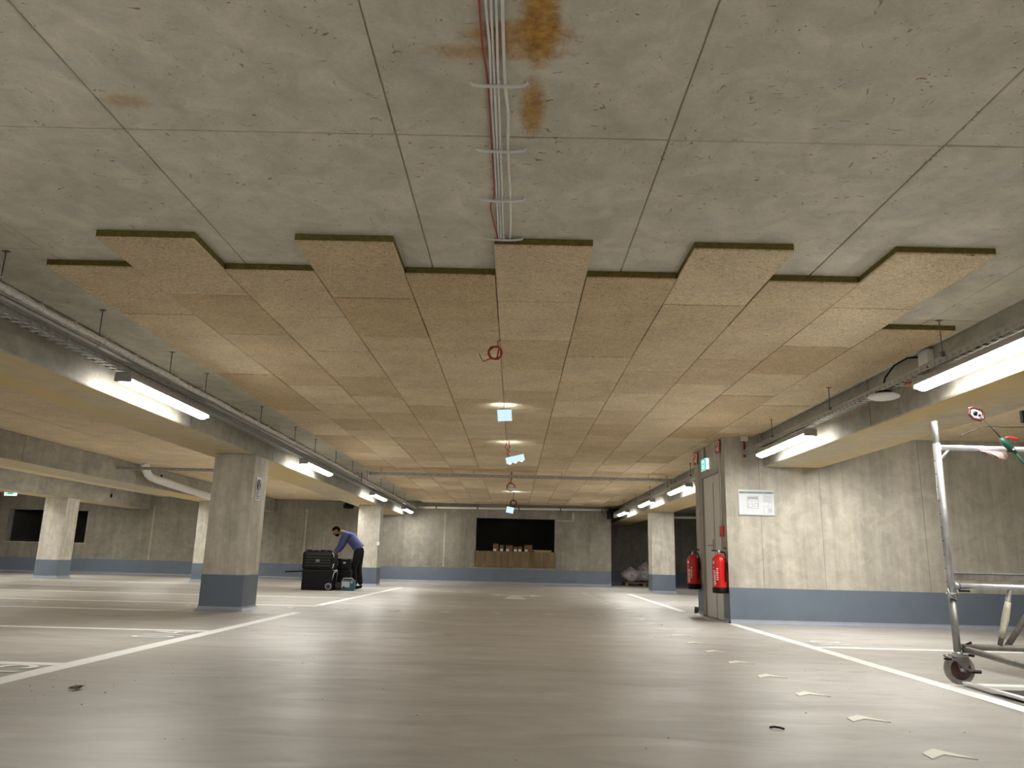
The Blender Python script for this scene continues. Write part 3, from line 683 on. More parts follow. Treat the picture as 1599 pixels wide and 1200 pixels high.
def red_sign(y, label):
    t = empty('extinguisher_sign', (CORE_X-.03, y, 2.39), label, 'sign', 'red extinguisher signs on the core wall', rz=math.radians(11))
    MB().box((-.006, -.075, 0), (0, .075, .195), M['signred']).build('plate', t)
    mb = MB(); e = -.0085
    mb.box((e, -.05, .115), (-.005, .05, .18), M['white']).box((e-.002, -.02, .12), (-.005, .02, .165), M['signred'])
    mb.box((e, -.035, .02), (-.005, -.005, .10), M['white']).box((e, .01, .035), (-.005, .045, .09), M['white']).box((e, -.03, .10), (-.005, .0, .108), M['white'])
    mb.build('pictogram', t); return t
red_sign(11.23, 'red and white extinguisher sign near the core corner, above the bright extinguisher')
red_sign(12.62, 'red and white extinguisher sign left of the exit sign')
def extinguisher(x, y, z, label, rz=0):
    t = empty('fire_extinguisher', (x, y, z), label, 'fire extinguisher', 'fire extinguishers beside the door', rz=rz)
    MB().lathe([(.085, .055), (.096, .06), (.098, .08), (.098, .44), (.092, .475), (.07, .505), (.035, .525), (.028, .535)], M['red'], 28).build('cylinder', t)
    MB().lathe([(.06, 0), (.100, .004), (.104, .02), (.104, .075), (.098, .082)], M['black'], 28).build('foot_ring', t)
    mb = MB(); mb.lathe([(.022, .53), (.026, .55), (.026, .58), (.015, .6)], M['steel'], 14)
    mb.box((-.10, -.014, .575), (.03, .014, .592), M['black'], bev=.004)
    mb.box((-.085, -.012, .615), (.03, .012, .63), M['black'], Matrix.Translation((0, 0, .0)) @ Matrix.Rotation(math.radians(14), 4, 'Y'), bev=.004); mb.build('valve', t)
    MB().tube([(.02, -.02, .565), (.07, -.04, .56), (.07, -.10, .50), (.065, -.105, .40), (.06, -.105, .28), (.06, -.10, .16)], .010, M['black'], 8).build('hose', t)
    # printed label facing out, curved strips
    mb = MB()
    def strip(a0, a1, z0, z1, m, r=.0988):
        n = 5; vs = []
        for i in range(n+1):
            a = a0+(a1-a0)*i/n; vs += [(r*math.cos(a), r*math.sin(a), z0), (r*math.cos(a), r*math.sin(a), z1)]
        mb.add(vs, [(2*i, 2*i+2, 2*i+3, 2*i+1) for i in range(n)], m)
    A = math.radians
    strip(A(196), A(214), .40, .44, M['white']); strip(A(200), A(210), .345, .36, M['white'])
    for i in range(9): strip(A(196+3*(i % 3)), A(222+5*(i % 2)), .30-.024*i, .313-.024*i, M['cream_paint'])
    for i in range(6): strip(A(232), A(246-3*(i % 2)), .33-.03*i, .345-.03*i, M['cream_paint'])
    mb.build('printed_label', t)
    MB().box((.095, -.03, .30), (.108, .03, .42), M['black']).build('wall_bracket', t)
    return t
extinguisher(2.892, 11.09, .395, 'bright red fire extinguisher on the wall right of the door, near the corner')
extinguisher(2.892, 12.70, .395, 'dark red fire extinguisher on the wall beyond the door, in shade')
cp = empty('alarm_call_point', (CORE_X, 11.20, 1.18), 'small red alarm call point box on the wall above the bright extinguisher', 'alarm box')
MB().box((-.045, -.05, 0), (0, .05, .15), M['signred'], bev=.006).build('body', cp); MB().box((-.047, -.03, .035), (-.043, .03, .115), M['red']).box((-.049, -.015, .10), (-.044, -.003, .112), M['white']).build('cover', cp)
# evacuation plan
ep = empty('evacuation_plan', (3.43, CORE_Y0, 1.662), 'framed white evacuation plan with green header on the stair core wall', 'framed plan')
hw, hh = .245, .168
MB().box((-hw, -.014, -hh), (hw, 0, hh), M['paper']).build('sheet', ep)
mb = MB(); e = .012
mb.box((-hw-e, -.02, -hh-e), (hw+e, 0, -hh), M['alufr']).box((-hw-e, -.02, hh), (hw+e, 0, hh+e), M['alufr']).box((-hw-e, -.02, -hh), (-hw, 0, hh), M['alufr']).box((hw, -.02, -hh), (hw+e, 0, hh), M['alufr']); mb.build('frame', ep)
mb = MB(); y0_, y1_ = -.0155, -.013
mb.box((-hw, y0_, .125), (hw, y1_, .155), M['papergreen']).box((-hw+.01, y0_-.001, .131), (-hw+.07, y1_, .147), M['ink']).box((.13, y0_-.001, .128), (.215, y1_, .147), M['ink'])
for i in range(9): mb.box((-.10+.02*i, y0_-.001, .134), (-.088+.02*i, y1_, .145), M['ink'])
mb.build('header', ep)
mb = MB()
def rect(x0, z0, x1, z1, w_=.0025):
    mb.box((x0, y0_, z0), (x1, y1_, z0+w_), M['ink']).box((x0, y0_, z1-w_), (x1, y1_, z1), M['ink']).box((x0, y0_, z0), (x0+w_, y1_, z1), M['ink']).box((x1-w_, y0_, z0), (x1, y1_, z1), M['ink'])
rect(-.13, -.085, .03, .09); rect(-.12, .02, .02, .08); rect(-.12, -.07, -.05, -.02); rect(-.03, -.06, .02, -.01)
rect(.10, .01, .225, .11); rect(.10, -.15, .16, -.05); rect(.17, -.06, .22, -.0); rect(.17, -.15, .22, -.08)
for i in range(10): mb.box((-.12+.014*i, y0_, .045), (-.112+.014*i, y1_, .075), M['ink'])
for i in range(5): mb.box((.11, y0_, .09-.017*i), (.21, y1_, .094-.017*i), M['ink'])
for i in range(6): mb.box((.178, y0_, -.09-.009*i), (.212, y1_, -.087-.009*i), M['ink'])
mb.build('plan_drawing', ep)
# broom leaning on the end of the core
br = empty('broom', (3.05, 13.02, 0), 'black broom leaning behind the shaded extinguisher at the core end', 'broom')
MB().box((-.06, -.12, .015), (.07, .12, .055), M['black'], bev=.01).box((-.055, -.115, -.0), (.065, .115, .10), M['rubber'], taper=1.12).build('brush_head', br)
MB().tube([(.0, 0, .08), (.045, .02, .75), (.06, .03, 1.2)], .014, M['black'], 8).tube([(.06, .03, 1.2), (.065, .03, 1.40)], .013, M['white'], 8).build('handle', br)
MB().box((.02, -.06, .80), (.08, .04, 1.02), M['black'], bev=.02).build('grip', br)
MB().box((.04, -.14, .0), (.17, .06, .03), M['white'], bev=.008).build('dust_pan', br)

# ================================================================== FLOOR MARKINGS
MZ = [.0008]
def mark(name, polys, m, label=None):
    mb = MB()
    for p in polys: MZ[0] += .00009; mb.poly(p, -.001, MZ[0], m)
    o = mb.build(name, floor)
    if label: o['label'] = label
    return o
R4 = lambda x0, y0, x1, y1: [(x0, y0), (x1, y0), (x1, y1), (x0, y1)]
mark('line_marking', [R4(-3.16, -3, -3.0, 4.9), [(-3.16, 4.9), (-3.0, 4.9), (-2.94, 11.03), (-3.06, 11.03)]], M['white_paint'], 'long white aisle line on the left')
mark('line_marking', [[(-3.18, 12.70), (-3.06, 12.70), (-2.90, 20.9), (-3.02, 20.9)]], M['white_paint'], 'white aisle line beyond the nearest pillar')
for y, x1 in ((5.61, -3.08), (8.15, -3.06), (10.83, -4.36), (12.48, -3.08), (15.0, -3.1), (17.55, -3.1), (20.1, -3.1)):
    mark('line_marking', [R4(-8.1, y-.06, x1, y+.06)], M['white_paint'])
mark('line_marking', [R4(-3.75, 10.78, -3.02, 10.87)], M['faded_paint'])
for y in (8.15, 10.83, 12.48, 15.0, 17.55, 20.1): mark('line_marking', [R4(-12.3, y-.06, -8.1, y+.06)], M['white_paint'])
mark('line_marking', [R4(2.935, -3, 3.06, 10.97)], M['white_paint'], 'long white aisle line on the right')
mark('line_marking', [[(2.80, 13.4), (2.92, 13.4), (3.0, 20.2), (2.88, 20.2)]], M['white_paint'])
for y in (8.06, 5.74, 3.2): mark('line_marking', [R4(3.06, y-.055, 8.0, y+.055)], M['white_paint'])
# turning arrow
mark('turn_arrow', [[(-.20, 16.2), (.27, 16.2), (.13, 17.75), (-.04, 17.75)], R4(-.30, 17.75, .37, 18.02), [(-.30, 17.45), (-.30, 18.3), (-.56, 17.88)], [(.37, 17.45), (.37, 18.3), (.63, 17.88)]], M['faded_paint'], 'pale two-headed turning arrow')
chev = [(-.092, .017), (.001, .108), (.101, -.073), (-.004, .004), (-.100, -.083)]
cm = MB().poly(chev, -.001, .0045, M['cream_paint']).mesh('chevron_marking')
for i in range(22):
    o = bpy.data.objects.new('chevron_marking', cm); COL.objects.link(o); o.parent = floor
    y = 3.60+.765*i if i < 9 else 3.60+.765*9+.79*(i-9)
    o.location = (1.89-.004*i, y, 0)
cm2 = MB().poly([(-y, x) for x, y in chev], -.001, .0050, M['faded_paint']).mesh('chevron_marking')
for i in range(-9, 3):
    o = bpy.data.objects.new('chevron_marking', cm2); COL.objects.link(o); o.parent = floor; o.location = (-.24+.765*i, 11.85, 0)
def number(txt, x, y, rz, h, m=None):
    c = bpy.data.curves.new('bay_number', 'FONT'); c.body = txt; c.size = 1; c.space_character = 1.02; c.extrude = .0012
    tmp = bpy.data.objects.new('tmp', c); COL.objects.link(tmp)
    bpy.context.view_layer.update(); dg = bpy.context.evaluated_depsgraph_get()
    me = bpy.data.meshes.new_from_object(tmp.evaluated_get(dg)); bpy.data.objects.remove(tmp)
    xs__ = [v.co.x for v in me.vertices]; ys__ = [v.co.y for v in me.vertices]
    sx = .62/(max(xs__)-min(xs__)); sy = h/(max(ys__)-min(ys__)); mx = min(xs__); my = min(ys__)
    for v in me.vertices: v.co = ((v.co.x-mx)*sx, (v.co.y-my)*sy, v.co.z)
    me.materials.clear(); me.materials.append(m or M['white_paint'])
    o = bpy.data.objects.new('bay_number', me); COL.objects.link(o); o.parent = floor; o.location = (x, y, .0035); o.rotation_euler = (0, 0, rz)
    o['label'] = 'white painted bay number '+txt
number('015', -3.19, 4.90, PI/2, .42); number('014', -3.17, 7.40, PI/2, .40); number('013', -3.2, 10.02, PI/2, .36, M['faded_paint'])
number('011', 3.19, 8.72, -PI/2, .32)

# small debris
lf = empty('leaf_clump', (-2.47, 4.64, 0), 'small clump of dry leaves on the floor at lower left', 'debris')
for i in range(9):
    a = random.uniform(0, 6.28); x, y = random.uniform(-.045, .045), random.uniform(-.025, .025); L_ = random.uniform(.02, .035)
    m_ = Matrix.Translation((x, y, .006+.0015*i)) @ Matrix.Rotation(a, 4, 'Z') @ Matrix.Rotation(random.uniform(-.5, .5), 4, 'X')
    MB().add([(-L_, 0, 0), (-L_*.3, .010, .004), (L_*.5, .009, .003), (L_, 0, 0), (L_*.5, -.009, .004), (-L_*.3, -.010, .002), (0, 0, -.002)], [(0, 1, 6), (1, 2, 6), (2, 3, 6), (3, 4, 6), (4, 5, 6), (5, 0, 6)], M['leaf'], mtx=m_).build('leaf', lf)
tag(MB().tube([(1.285, 4.075, .005), (1.30, 4.05, .012), (1.325, 4.045, .010), (1.345, 4.04, .005)], .005, M['rubber'], 6).build('cable_scrap'), 'short dark curl of scrap on the floor at lower right', 'debris')
mb = MB()
for i in range(150):
    if i < 30: x, y = random.gauss(-2.3, .35), random.gauss(4.75, .35)
    else: x, y = random.uniform(-2.9, 2.9), 2.2+random.random()**1.6*9
    r = random.uniform(.002, .0065); mb.add([(x-r, y, .001), (x, y-r*.6, .001), (x+r, y, .001), (x, y+r*.7, .001), (x, y, r*.6+.001)], [(0, 1, 4), (1, 2, 4), (2, 3, 4), (3, 0, 4)], M['speck'])
o = mb.build('dirt_speck'); tag(o, 'scattered dark dirt specks on the grey floor', 'dirt', kind='stuff')

# ================================================================== SCAFFOLD
PX, PY = 3.165, 5.73
sc = empty('rolling_scaffold', (PX, PY, 0), 'wheeled aluminium scaffold frame at the right edge of the picture', 'scaffold')
FX, BYY = 1.95, 1.0     # extent to the right and away
def P_(*a): return a
MB().tube([(0, 0, .59), (0, 0, 1.715)], .027, M['alu'], 16).build('post', sc)
MB().tube([(0, 0, 1.70), (0, 0, 1.885)], .021, M['alu'], 16).build('spigot', sc)
leg = MB().tube([(0, 0, .205), (0, 0, .60)], .025, M['alulow'], 16).build('leg_tube', sc)
mb = MB()
for i in range(10): mb.lathe([(.004, 0), (.004, .004)], M['black'], 6, Matrix.Translation((-.0265, -.006, .70+i*.098)) @ Matrix.Rotation(-PI/2, 4, 'Y'))
mb.build('peg_hole', sc)
mb = MB()
for a in (-.6, .6): mb.tube([(-.03, -.012, .66), (-.034, -.026, .63), (-.01+a*.03, -.034, .60), (.02, -.03, .58)], .006, M['steel'], 6)
mb.tube(arc((0, 0, .62), .032, 0, 2*PI, 14, 'xy'), .007, M['steel'], 6, False).tube([(.03, -.02, .65), (.036, -.024, .61), (.02, -.03, .575)], .006, M['darksteel'], 6)
mb.build('spring_lock', sc)
MB().tube([(.025, 0, 1.685), (FX, 0, 1.685)], .020, M['alu'], 14).build('top_rail', sc)
MB().tube([(.025, 0, 1.60), (.095, 0, 1.68)], .011, M['alu'], 10).build('corner_brace', sc)
MB().tube([(.025, 0, .675), (FX, 0, .665)], .021, M['alu'], 14).build('middle_rail', sc)
mb = MB(); mb.tube([(.02, 0, .675), (.06, 0, .675)], .027, M['steel'], 12).box((.05, -.03, .635), (.12, .0, .648), M['black'], bev=.004); mb.build('coupler', sc)
mb = MB(); mb.box((.06, .06, .715), (FX, .10, .765), M['rustytube'], bev=.004).box((.05, .055, .765), (FX, .105, .772), M['alu']); mb.build('platform_edge', sc)
MB().box((.50, .105, .735), (FX, .66, .755), M['wood'], bev=.003).build('platform_board', sc)
# base: horizontal bars
MB().tube([(.02, 0, .255), (FX, 0, .245)], .022, M['rustytube'], 12).build('base_bar', sc)
MB().tube([(.05, -.01, .242), (-.07, -.84, .232), (-.22, -1.88, .22)], .022, M['rustytube'], 12).tube([(-.215, -1.85, .30), (-.215, -1.85, .03)], .018, M['alulow'], 12).lathe([(.05, 0), (.055, .01), (.03, .035)], M['rubber'], 16, Matrix.Translation((-.215, -1.85, 0))).build('outrigger_bar', sc)
mb = MB(); mb.box((.03, -.045, .215), (.075, .0, .275), M['darksteel'], bev=.006).tube([(.05, -.05, .205), (.085, -.05, .20)], .009, M['black'], 8).tube([(.045, -.03, .27), (.085, -.035, .29)], .009, M['black'], 8); mb.build('coupler', sc)
MB().tube([(.30, .0, .25), (.425, 0, .66)], .017, M['rustytube'], 12).build('diagonal_brace', sc)
MB().tube([(.322, .0, .32), (.34, -.002, .38), (.365, .0, .45), (.385, 0, .52), (.40, 0, .57)], .0225, M['tape'], 12, rf=lambda t: 1+.14*math.sin(t*17)).build('tape_wrap', sc)
MB().tube([(.38, .05, .25), (.62, .05, .56), (.72, .05, .68)], .021, M['rustytube'], 12).build('diagonal_brace', sc)
# rest of the frame outside the picture
MB().tube([(FX, 0, .2), (FX, 0, 1.88)], .025, M['alu'], 12).build('post', sc)
MB().tube([(FX, BYY, .2), (FX, BYY, 1.88)], .025, M['alu'], 12).build('post', sc)
for z in (.25, .67, 1.685): MB().tube([(FX, 0, z), (FX, BYY, z)], .02, M['alu'], 10).build('side_rail', sc)
def castor(x, y, first_=False):
    W = MB().lathe([(.03, -.022), (.090, -.022), (.104, -.014), (.106, 0), (.104, .014), (.090, .022), (.03, .022)], M['wheel'], 28, Matrix.Translation((x, y, .106)) @ Matrix.Rotation(PI/2, 4, 'X') @ Matrix.Rotation(0, 4, 'Z')).build('wheel', sc)
    MB().lathe([(.02, -.026), (.072, -.025), (.072, .025), (.02, .026)], M['wheelred'], 24, Matrix.Translation((x, y, .106)) @ Matrix.Rotation(PI/2, 4, 'X')).build('hub', W)
    mb = MB()
    for s in (-1, 1):
        mb.poly([(-.045+x, .195), (.055+x, .195), (.06+x, .15), (.025+x, .085), (-.01+x, .09), (-.03+x, .16)], s*.032-.003-y, s*.032+.003-y, M['rustytube'], Matrix(((1, 0, 0, 0), (0, 0, -1, 0), (0, 1, 0, 0), (0, 0, 0, 1))))
    mb.box((x-.05, y-.036, .188), (x+.058, y+.036, .205), M['steel'], bev=.003).lathe([(.034, .203), (.036, .212), (.028, .222)], M['steel'], 16, Matrix.Translation((x, y, 0)))
    mb.tube([(x, y-.045, .106), (x, y+.045, .106)], .012, M['steel'], 10); mb.build('fork', sc)
    mb = MB(); mb.tube([(x-.12, y-.04, .20), (x-.085, y-.04, .18), (x-.03, y-.042, .165), (x+.01, y-.045, .12), (x+.06, y-.042, .10), (x+.13, y-.04, .098)], .009, M['darksteel'], 8).box((x-.115, y-.055, .168), (x-.075, y-.02, .182), M['black'], bev=.004).box((x+.07, y-.055, .083), (x+.125, y-.02, .096), M['black'], bev=.004); mb.build('brake_lever', sc)
castor(0, 0); castor(FX, 0); castor(FX, BYY)
# white edge profile lying on the floor, with a painted shadow beside it
bd = empty('profile_and_shadow', (3.14, 4.3, 0), 'white edge profile lying on the floor with a painted dark scaffold shadow beside it', 'floor profile')
MB().box((.02, -.9, .012), (1.9, 1.05, .026), M['rubber']).build('shadow_sheet', bd)  # dark sheet paints the outrigger's shadow on the floor
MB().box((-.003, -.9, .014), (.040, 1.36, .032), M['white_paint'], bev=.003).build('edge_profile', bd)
# tool leaning over the rail
tl = empty('green_tool', (3.60, 5.62, 1.70), 'green hand tool with red lever and red rimmed square head leaning over the scaffold rail', 'tool')
mb = MB(); hx, hz = -.175, .225
hexp = [(-.055, .0), (-.048, .045), (-.02, .052), (.035, .034), (.052, .018), (.05, -.032), (.02, -.046), (-.03, -.034)]
pts = [(hx+a, 0, hz+b) for a, b in hexp]; mb.tube(pts+[pts[0], pts[1]], .0085, M['darkred'], 8, False); mb.build('head_rim', tl)
mb = MB(); mb.poly([(hx+a*.72, hz+b*.72) for a, b in hexp], -.004, .004, M['lightgrey'], Matrix(((1, 0, 0, 0), (0, 0, -1, 0), (0, 1, 0, 0), (0, 0, 0, 1)))); mb.build('head_plate', tl)
mb = MB(); mb.lathe([(.016, -.012), (.016, .006)], M['black'], 14, Matrix.Translation((hx-.012, -.008, hz+.006)) @ Matrix.Rotation(PI/2, 4, 'X')).lathe([(.009, -.012), (.009, .009)], M['rubber'], 12, Matrix.Translation((hx+.018, -.008, hz-.006)) @ Matrix.Rotation(PI/2, 4, 'X')); mb.build('knob', tl)
MB().tube([(hx+.045, 0, hz-.03), (-.055, 0, .105), (-.01, 0, .045)], .0055, M['rubber'], 8).build('shaft', tl)
mb = MB(); mb.tube([(-.015, 0, .052), (.0, 0, .030), (.03, 0, -.005), (.065, 0, -.04), (.08, 0, -.06)], .018, M['green'], 12, rf=lambda t: .6+.9*math.sin(min(1, t*1.25)*PI)**.6 if t < .8 else .95-.6*(t-.8)); mb.build('grip_body', tl)
MB().tube([(.075, 0, -.05), (.13, 0, -.13), (.20, -.01, -.24), (.30, -.02, -.42), (.38, -.03, -.62), (.42, -.0, -.88), (.43, .1, -.935)], .011, M['green'], 10).build('tail_tube', tl)
MB().tube([(.015, -.01, .050), (.045, -.01, .058), (.08, -.01, .046), (.105, -.01, .040)], .007, M['red'], 8).build('lever', tl)
MB().box((.015, -.03, -.055), (.055, .0, -.035), M['black'], bev=.005).lathe([(.006, 0), (.006, .01)], M['white'], 8, Matrix.Translation((.045, -.032, -.04)) @ Matrix.Rotation(PI/2, 4, 'X')).build('clamp', tl)
gl = MB(); gl.add([(3.46, 5.70, 1.664), (3.52, 5.69, 1.664), (3.655, 5.69, 1.655), (3.665, 5.68, 1.62), (3.64, 5.68, 1.595), (3.60, 5.685, 1.61), (3.53, 5.69, 1.648), (3.46, 5.72, 1.664), (3.53, 5.715, 1.668), (3.66, 5.72, 1.655), (3.665, 5.71, 1.60), (3.60, 5.715, 1.605)],
    [(0, 1, 6), (1, 2, 5, 6), (2, 3, 4, 5), (7, 8, 1, 0), (8, 9, 2, 1), (9, 10, 3, 2), (10, 4, 3), (10, 11, 5, 4), (7, 6, 11, 5)[0:3], (8, 11, 10, 9), (7, 11, 8)], M['pink'], True)
tag(gl.build('pink_cloth'), 'pinkish cloth tucked under the scaffold top rail', 'cloth')
cable('thin_cable', [(3.42, 5.85, 1.80), (3.50, 5.82, 1.835), (3.58, 5.80, 1.865), (3.66, 5.8, 1.868), (3.80, 5.8, 1.868), (4.45, 5.75, 1.88)], .0035, M['rubber'], 'thin brown cable strung above the scaffold rail')
tag(MB().box((3.865, 5.77, 1.90), (3.965, 5.80, 1.995), M['black'], bev=.004).box((3.92, 5.775, 1.68), (3.94, 5.79, 1.91), M['black']).build('black_work_light'), 'black object standing on the scaffold at the very right edge', 'work light')

# ================================================================== FAR OPENING: BOARDS AND BOXES
pb = empty('plywood_boarding', (0, WALL_Y, .54), 'stained brown plywood boarding below the large dark opening', 'boarding')
px = [-1.35, -1.0, -.45, .10, .68, 1.10, 1.39]
for i in range(len(px)-1): MB().box((px[i]+.004, -.024-.004*(i % 2), 0), (px[i+1]-.004, -.001, .515), M['ply'], bev=.002).build('plywood_sheet', pb)
BX = [(-.73, .18, .10, .21, 'leftmost cardboard box with torn flap on the opening sill'), (-.50, .13, .10, .17, 'small cardboard box second from the left on the opening sill'),
      (-.30, .24, .12, .17, 'wide cardboard box with a white label at the middle of the opening sill'), (-.03, .13, .12, .12, 'little box with white front left of centre on the opening sill'),
      (.12, .13, .12, .14, 'little box with white front right of centre on the opening sill'), (.33, .26, .12, .19, 'cardboard box with white label beside the yellow tray')]
for x, wd, dp_, ht, lb in BX:
    t = empty('cardboard_box', (x, WALL_Y+.08, 1.05), lb, 'box', 'boxes on the sill of the far opening')
    MB().box((0, 0, 0), (wd, dp_+.1, ht), M['card'], bev=.004).build('carton', t)
    MB().box((.01, -.003, .01), (min(.11, wd-.02), .001, .085), M['paper']).build('label', t)
    MB().add([(0, 0, ht), (wd, 0, ht), (wd, -.03, ht+.04), (0, -.03, ht+.045)], [(0, 1, 2, 3)], M['card']).build('flap', t)
yt = empty('yellow_tray', (.92, WALL_Y+.1, 1.05), 'flat yellowish tray at the right end of the opening sill', 'tray')
MB().box((-.26, -.08, .0), (.30, .12, .05), M['yellowtray'], bev=.006).box((-.32, -.1, .05), (.34, .14, .075), M['yellowtray'], bev=.006).build('tray_body', yt)

# rubbish sacks on a pallet
pl = empty('wooden_pallet', (4.5, 27.6, 0), 'low wooden pallet under the rubbish sacks', 'pallet')
for i in range(5): MB().box((-.65, -.4+i*.19, .09), (.65, -.28+i*.19, .115), M['wood'], bev=.003).build('slat', pl)
for i in range(3): MB().box((-.65+i*.6, -.4, 0), (-.55+i*.6, .48, .09), M['wood'], bev=.003).build('runner', pl)
def sack(x, y, z, sx, sy, sz, label, seed):
    bm = bmesh.new(); bmesh.ops.create_icosphere(bm, subdivisions=4, radius=1)
    rnd = random.Random(seed); ph = [rnd.uniform(0, 6) for _ in range(6)]
    for v in bm.verts:
        n = v.co.copy(); f = 1+.10*math.sin(5*n.x+ph[0])*math.cos(4*n.z+ph[1])+.07*math.sin(9*n.y+7*n.x+ph[2])+.05*math.sin(17*n.z+ph[3]+9*n.x)
        v.co = Vector((n.x*sx*f, n.y*sy*f, max(-.75, n.z)*sz*f))
        if n.z > .75: v.co.x *= .55; v.co.y *= .55; v.co.z *= 1.18
    t = empty('rubbish_sack', (x, y, z+sz*.75), label, 'sack', 'rubbish sacks in the far right recess')
    me = bpy.data.meshes.new('sack_body'); 
    for f in bm.faces:
        f.smooth = True; c = f.calc_center_median()
        f.material_index = 1 if (math.sin(c.x*16+ph[4])*math.sin(c.z*15+ph[5]) > .72) else 0
    bm.to_mesh(me); bm.free(); me.materials.append(M['bag']); me.materials.append(M['bagprint'])
    o = bpy.data.objects.new('sack_body', me); COL.objects.link(o); o.parent = t
    MB().tube(arc((0, 0, sz*.93), .05, 0, 2*PI, 10, 'xy'), .018, M['black'], 6, False).build('tie', t)
sack(4.10, 27.50, .150, .36, .3, .24, 'low pale rubbish sack on the left of the pallet', 2)
sack(4.66, 27.60, .165, .34, .3, .34, 'tall pale rubbish sack with reddish print on the pallet', 5)
sack(5.10, 27.55, .150, .22, .25, .28, 'rubbish sack half hidden behind the right pillar', 9)

# ================================================================== TOOL CHEST, TOOLBOX, WORKER
tc = empty('rolling_tool_chest', (-4.49, 18.2, 0), 'black rolling tool chest with raised ribbed lid beside the worker', 'tool chest')
MB().box((-.36, -.22, .0), (.335, .22, .46), M['black'], bev=.02, taper=1).build('chest_body', tc)
lid = MB(); lid.box((-.38, -.24, .46), (.35, .23, .86), M['black'], bev=.055); lo = lid.build('lid', tc)
mb = MB()
for z in (.54, .60, .66, .72, .78): mb.box((-.30, -.246, z), (.28, -.236, z+.022), M['rubber'], bev=.004)
mb.box((-.06, -.252, .63), (.03, -.24, .69), M['darksteel'], bev=.004); mb.build('rib', lo)
mb = MB(); mb.tube([(.31, -.245, .84), (.345, -.245, .80), (.352, -.245, .74)], .010, M['lightgrey'], 6).tube([(.355, -.245, .60), (.35, -.245, .53), (.33, -.245, .49)], .012, M['lightgrey'], 6); mb.build('latch', lo)
MB().tube([(-.36, -.12, .415), (-.76, -.12, .395)], .014, M['black'], 8).tube([(-.36, .12, .415), (-.76, .12, .395)], .014, M['black'], 8).tube([(-.76, -.13, .395), (-.76, .13, .395)], .017, M['black'], 8).build('telescopic_handle', tc)
for y in (-.23, .23):
    W = MB().lathe([(.02, -.025), (.085, -.025), (.092, 0), (.085, .025), (.02, .025)], M['rubber'], 22, Matrix.Translation((.27, y, .092)) @ Matrix.Rotation(PI/2, 4, 'X')).build('wheel', tc)
    MB().lathe([(.055, -.029), (.068, -.029), (.068, .029), (.055, .029)], M['lightgrey'], 22, Matrix.Translation((.27, y, .092)) @ Matrix.Rotation(PI/2, 4, 'X'), cap=False).build('rim', W)
W = MB().lathe([(.02, -.025), (.085, -.025), (.092, 0), (.085, .025), (.02, .025)], M['rubber'], 22, Matrix.Translation((.42, .05, .092)) @ Matrix.Rotation(PI/2, 4, 'X')).build('wheel', tc)
MB().tube([(.30, -.2, .10), (.36, -.16, .40), (.36, .1, .42)], .012, M['lightgrey'], 6).tube([(.38, .0, .10), (.40, 0, .42)], .010, M['darksteel'], 6).tube([(.30, -.18, .44), (.44, -.18, .45)], .012, M['lightgrey'], 6).build('side_bar', tc)
for i in range(12):
    x = -.31+i*.05; k = random.uniform(.02, .05)
    s = tag(MB().box((x-.025, -.12+random.uniform(-.05, .05), .855), (x+.03, .08, .86+k), M['black'] if i % 3 else M['rubber'], Matrix.Translation((-4.49, 18.2, 0)) @ Matrix.Rotation(random.uniform(-.02, .02), 4, 'Z'), bev=.006).build('hand_tool'), ORD[i]+' small dark hand tool from the left on top of the black chest', 'tool', 'dark hand tools on top of the tool chest')
tb = empty('toolbox', (-3.83, 18.25, 0), 'small teal toolbox with pale label and grey handle at the worker\'s feet', 'toolbox')
MB().box((-.155, -.10, 0), (.155, .10, .235), M['teal'], bev=.018).build('case', tb)
MB().box((-.13, -.106, .075), (.055, -.099, .205), M['lightgrey'], bev=.003).build('label_plate', tb)
MB().tube([(-.13, -.04, .225), (-.105, -.04, .275), (.10, -.04, .275), (.13, -.04, .225)], .012, M['lightgrey'], 8).build('handle', tb)
MB().box((-.10, -.108, .06), (-.055, -.1, .095), M['black'], bev=.003).box((.08, -.108, .17), (.12, -.1, .215), M['lightgrey'], bev=.003).build('latch', tb)
bg = empty('tool_bag', (-4.02, 18.62, 0), 'black open tool bag stacked behind the teal toolbox, full of dark tools', 'bag')
MB().box((-.22, -.13, 0), (.18, .13, .46), M['trousers'], bev=.04).build('bag_body', bg)
MB().box((-.16, -.16, .08), (.12, -.13, .25), M['black'], bev=.015).build('pocket', bg)
MB().box((-.18, -.10, .46), (.14, .10, .72), M['black'], bev=.03).build('upper_case', bg)
MB().box((-.02, -.108, .60), (.04, -.10, .64), M['lightgrey'], bev=.003).box((-.16, -.108, .44), (-.02, -.10, .455), M['darksteel']).box((-.06, -.108, .70), (.09, -.10, .715), M['darksteel']).box((-.15, -.108, .56), (-.14, -.10, .66), M['lightgrey']).build('buckle', bg)

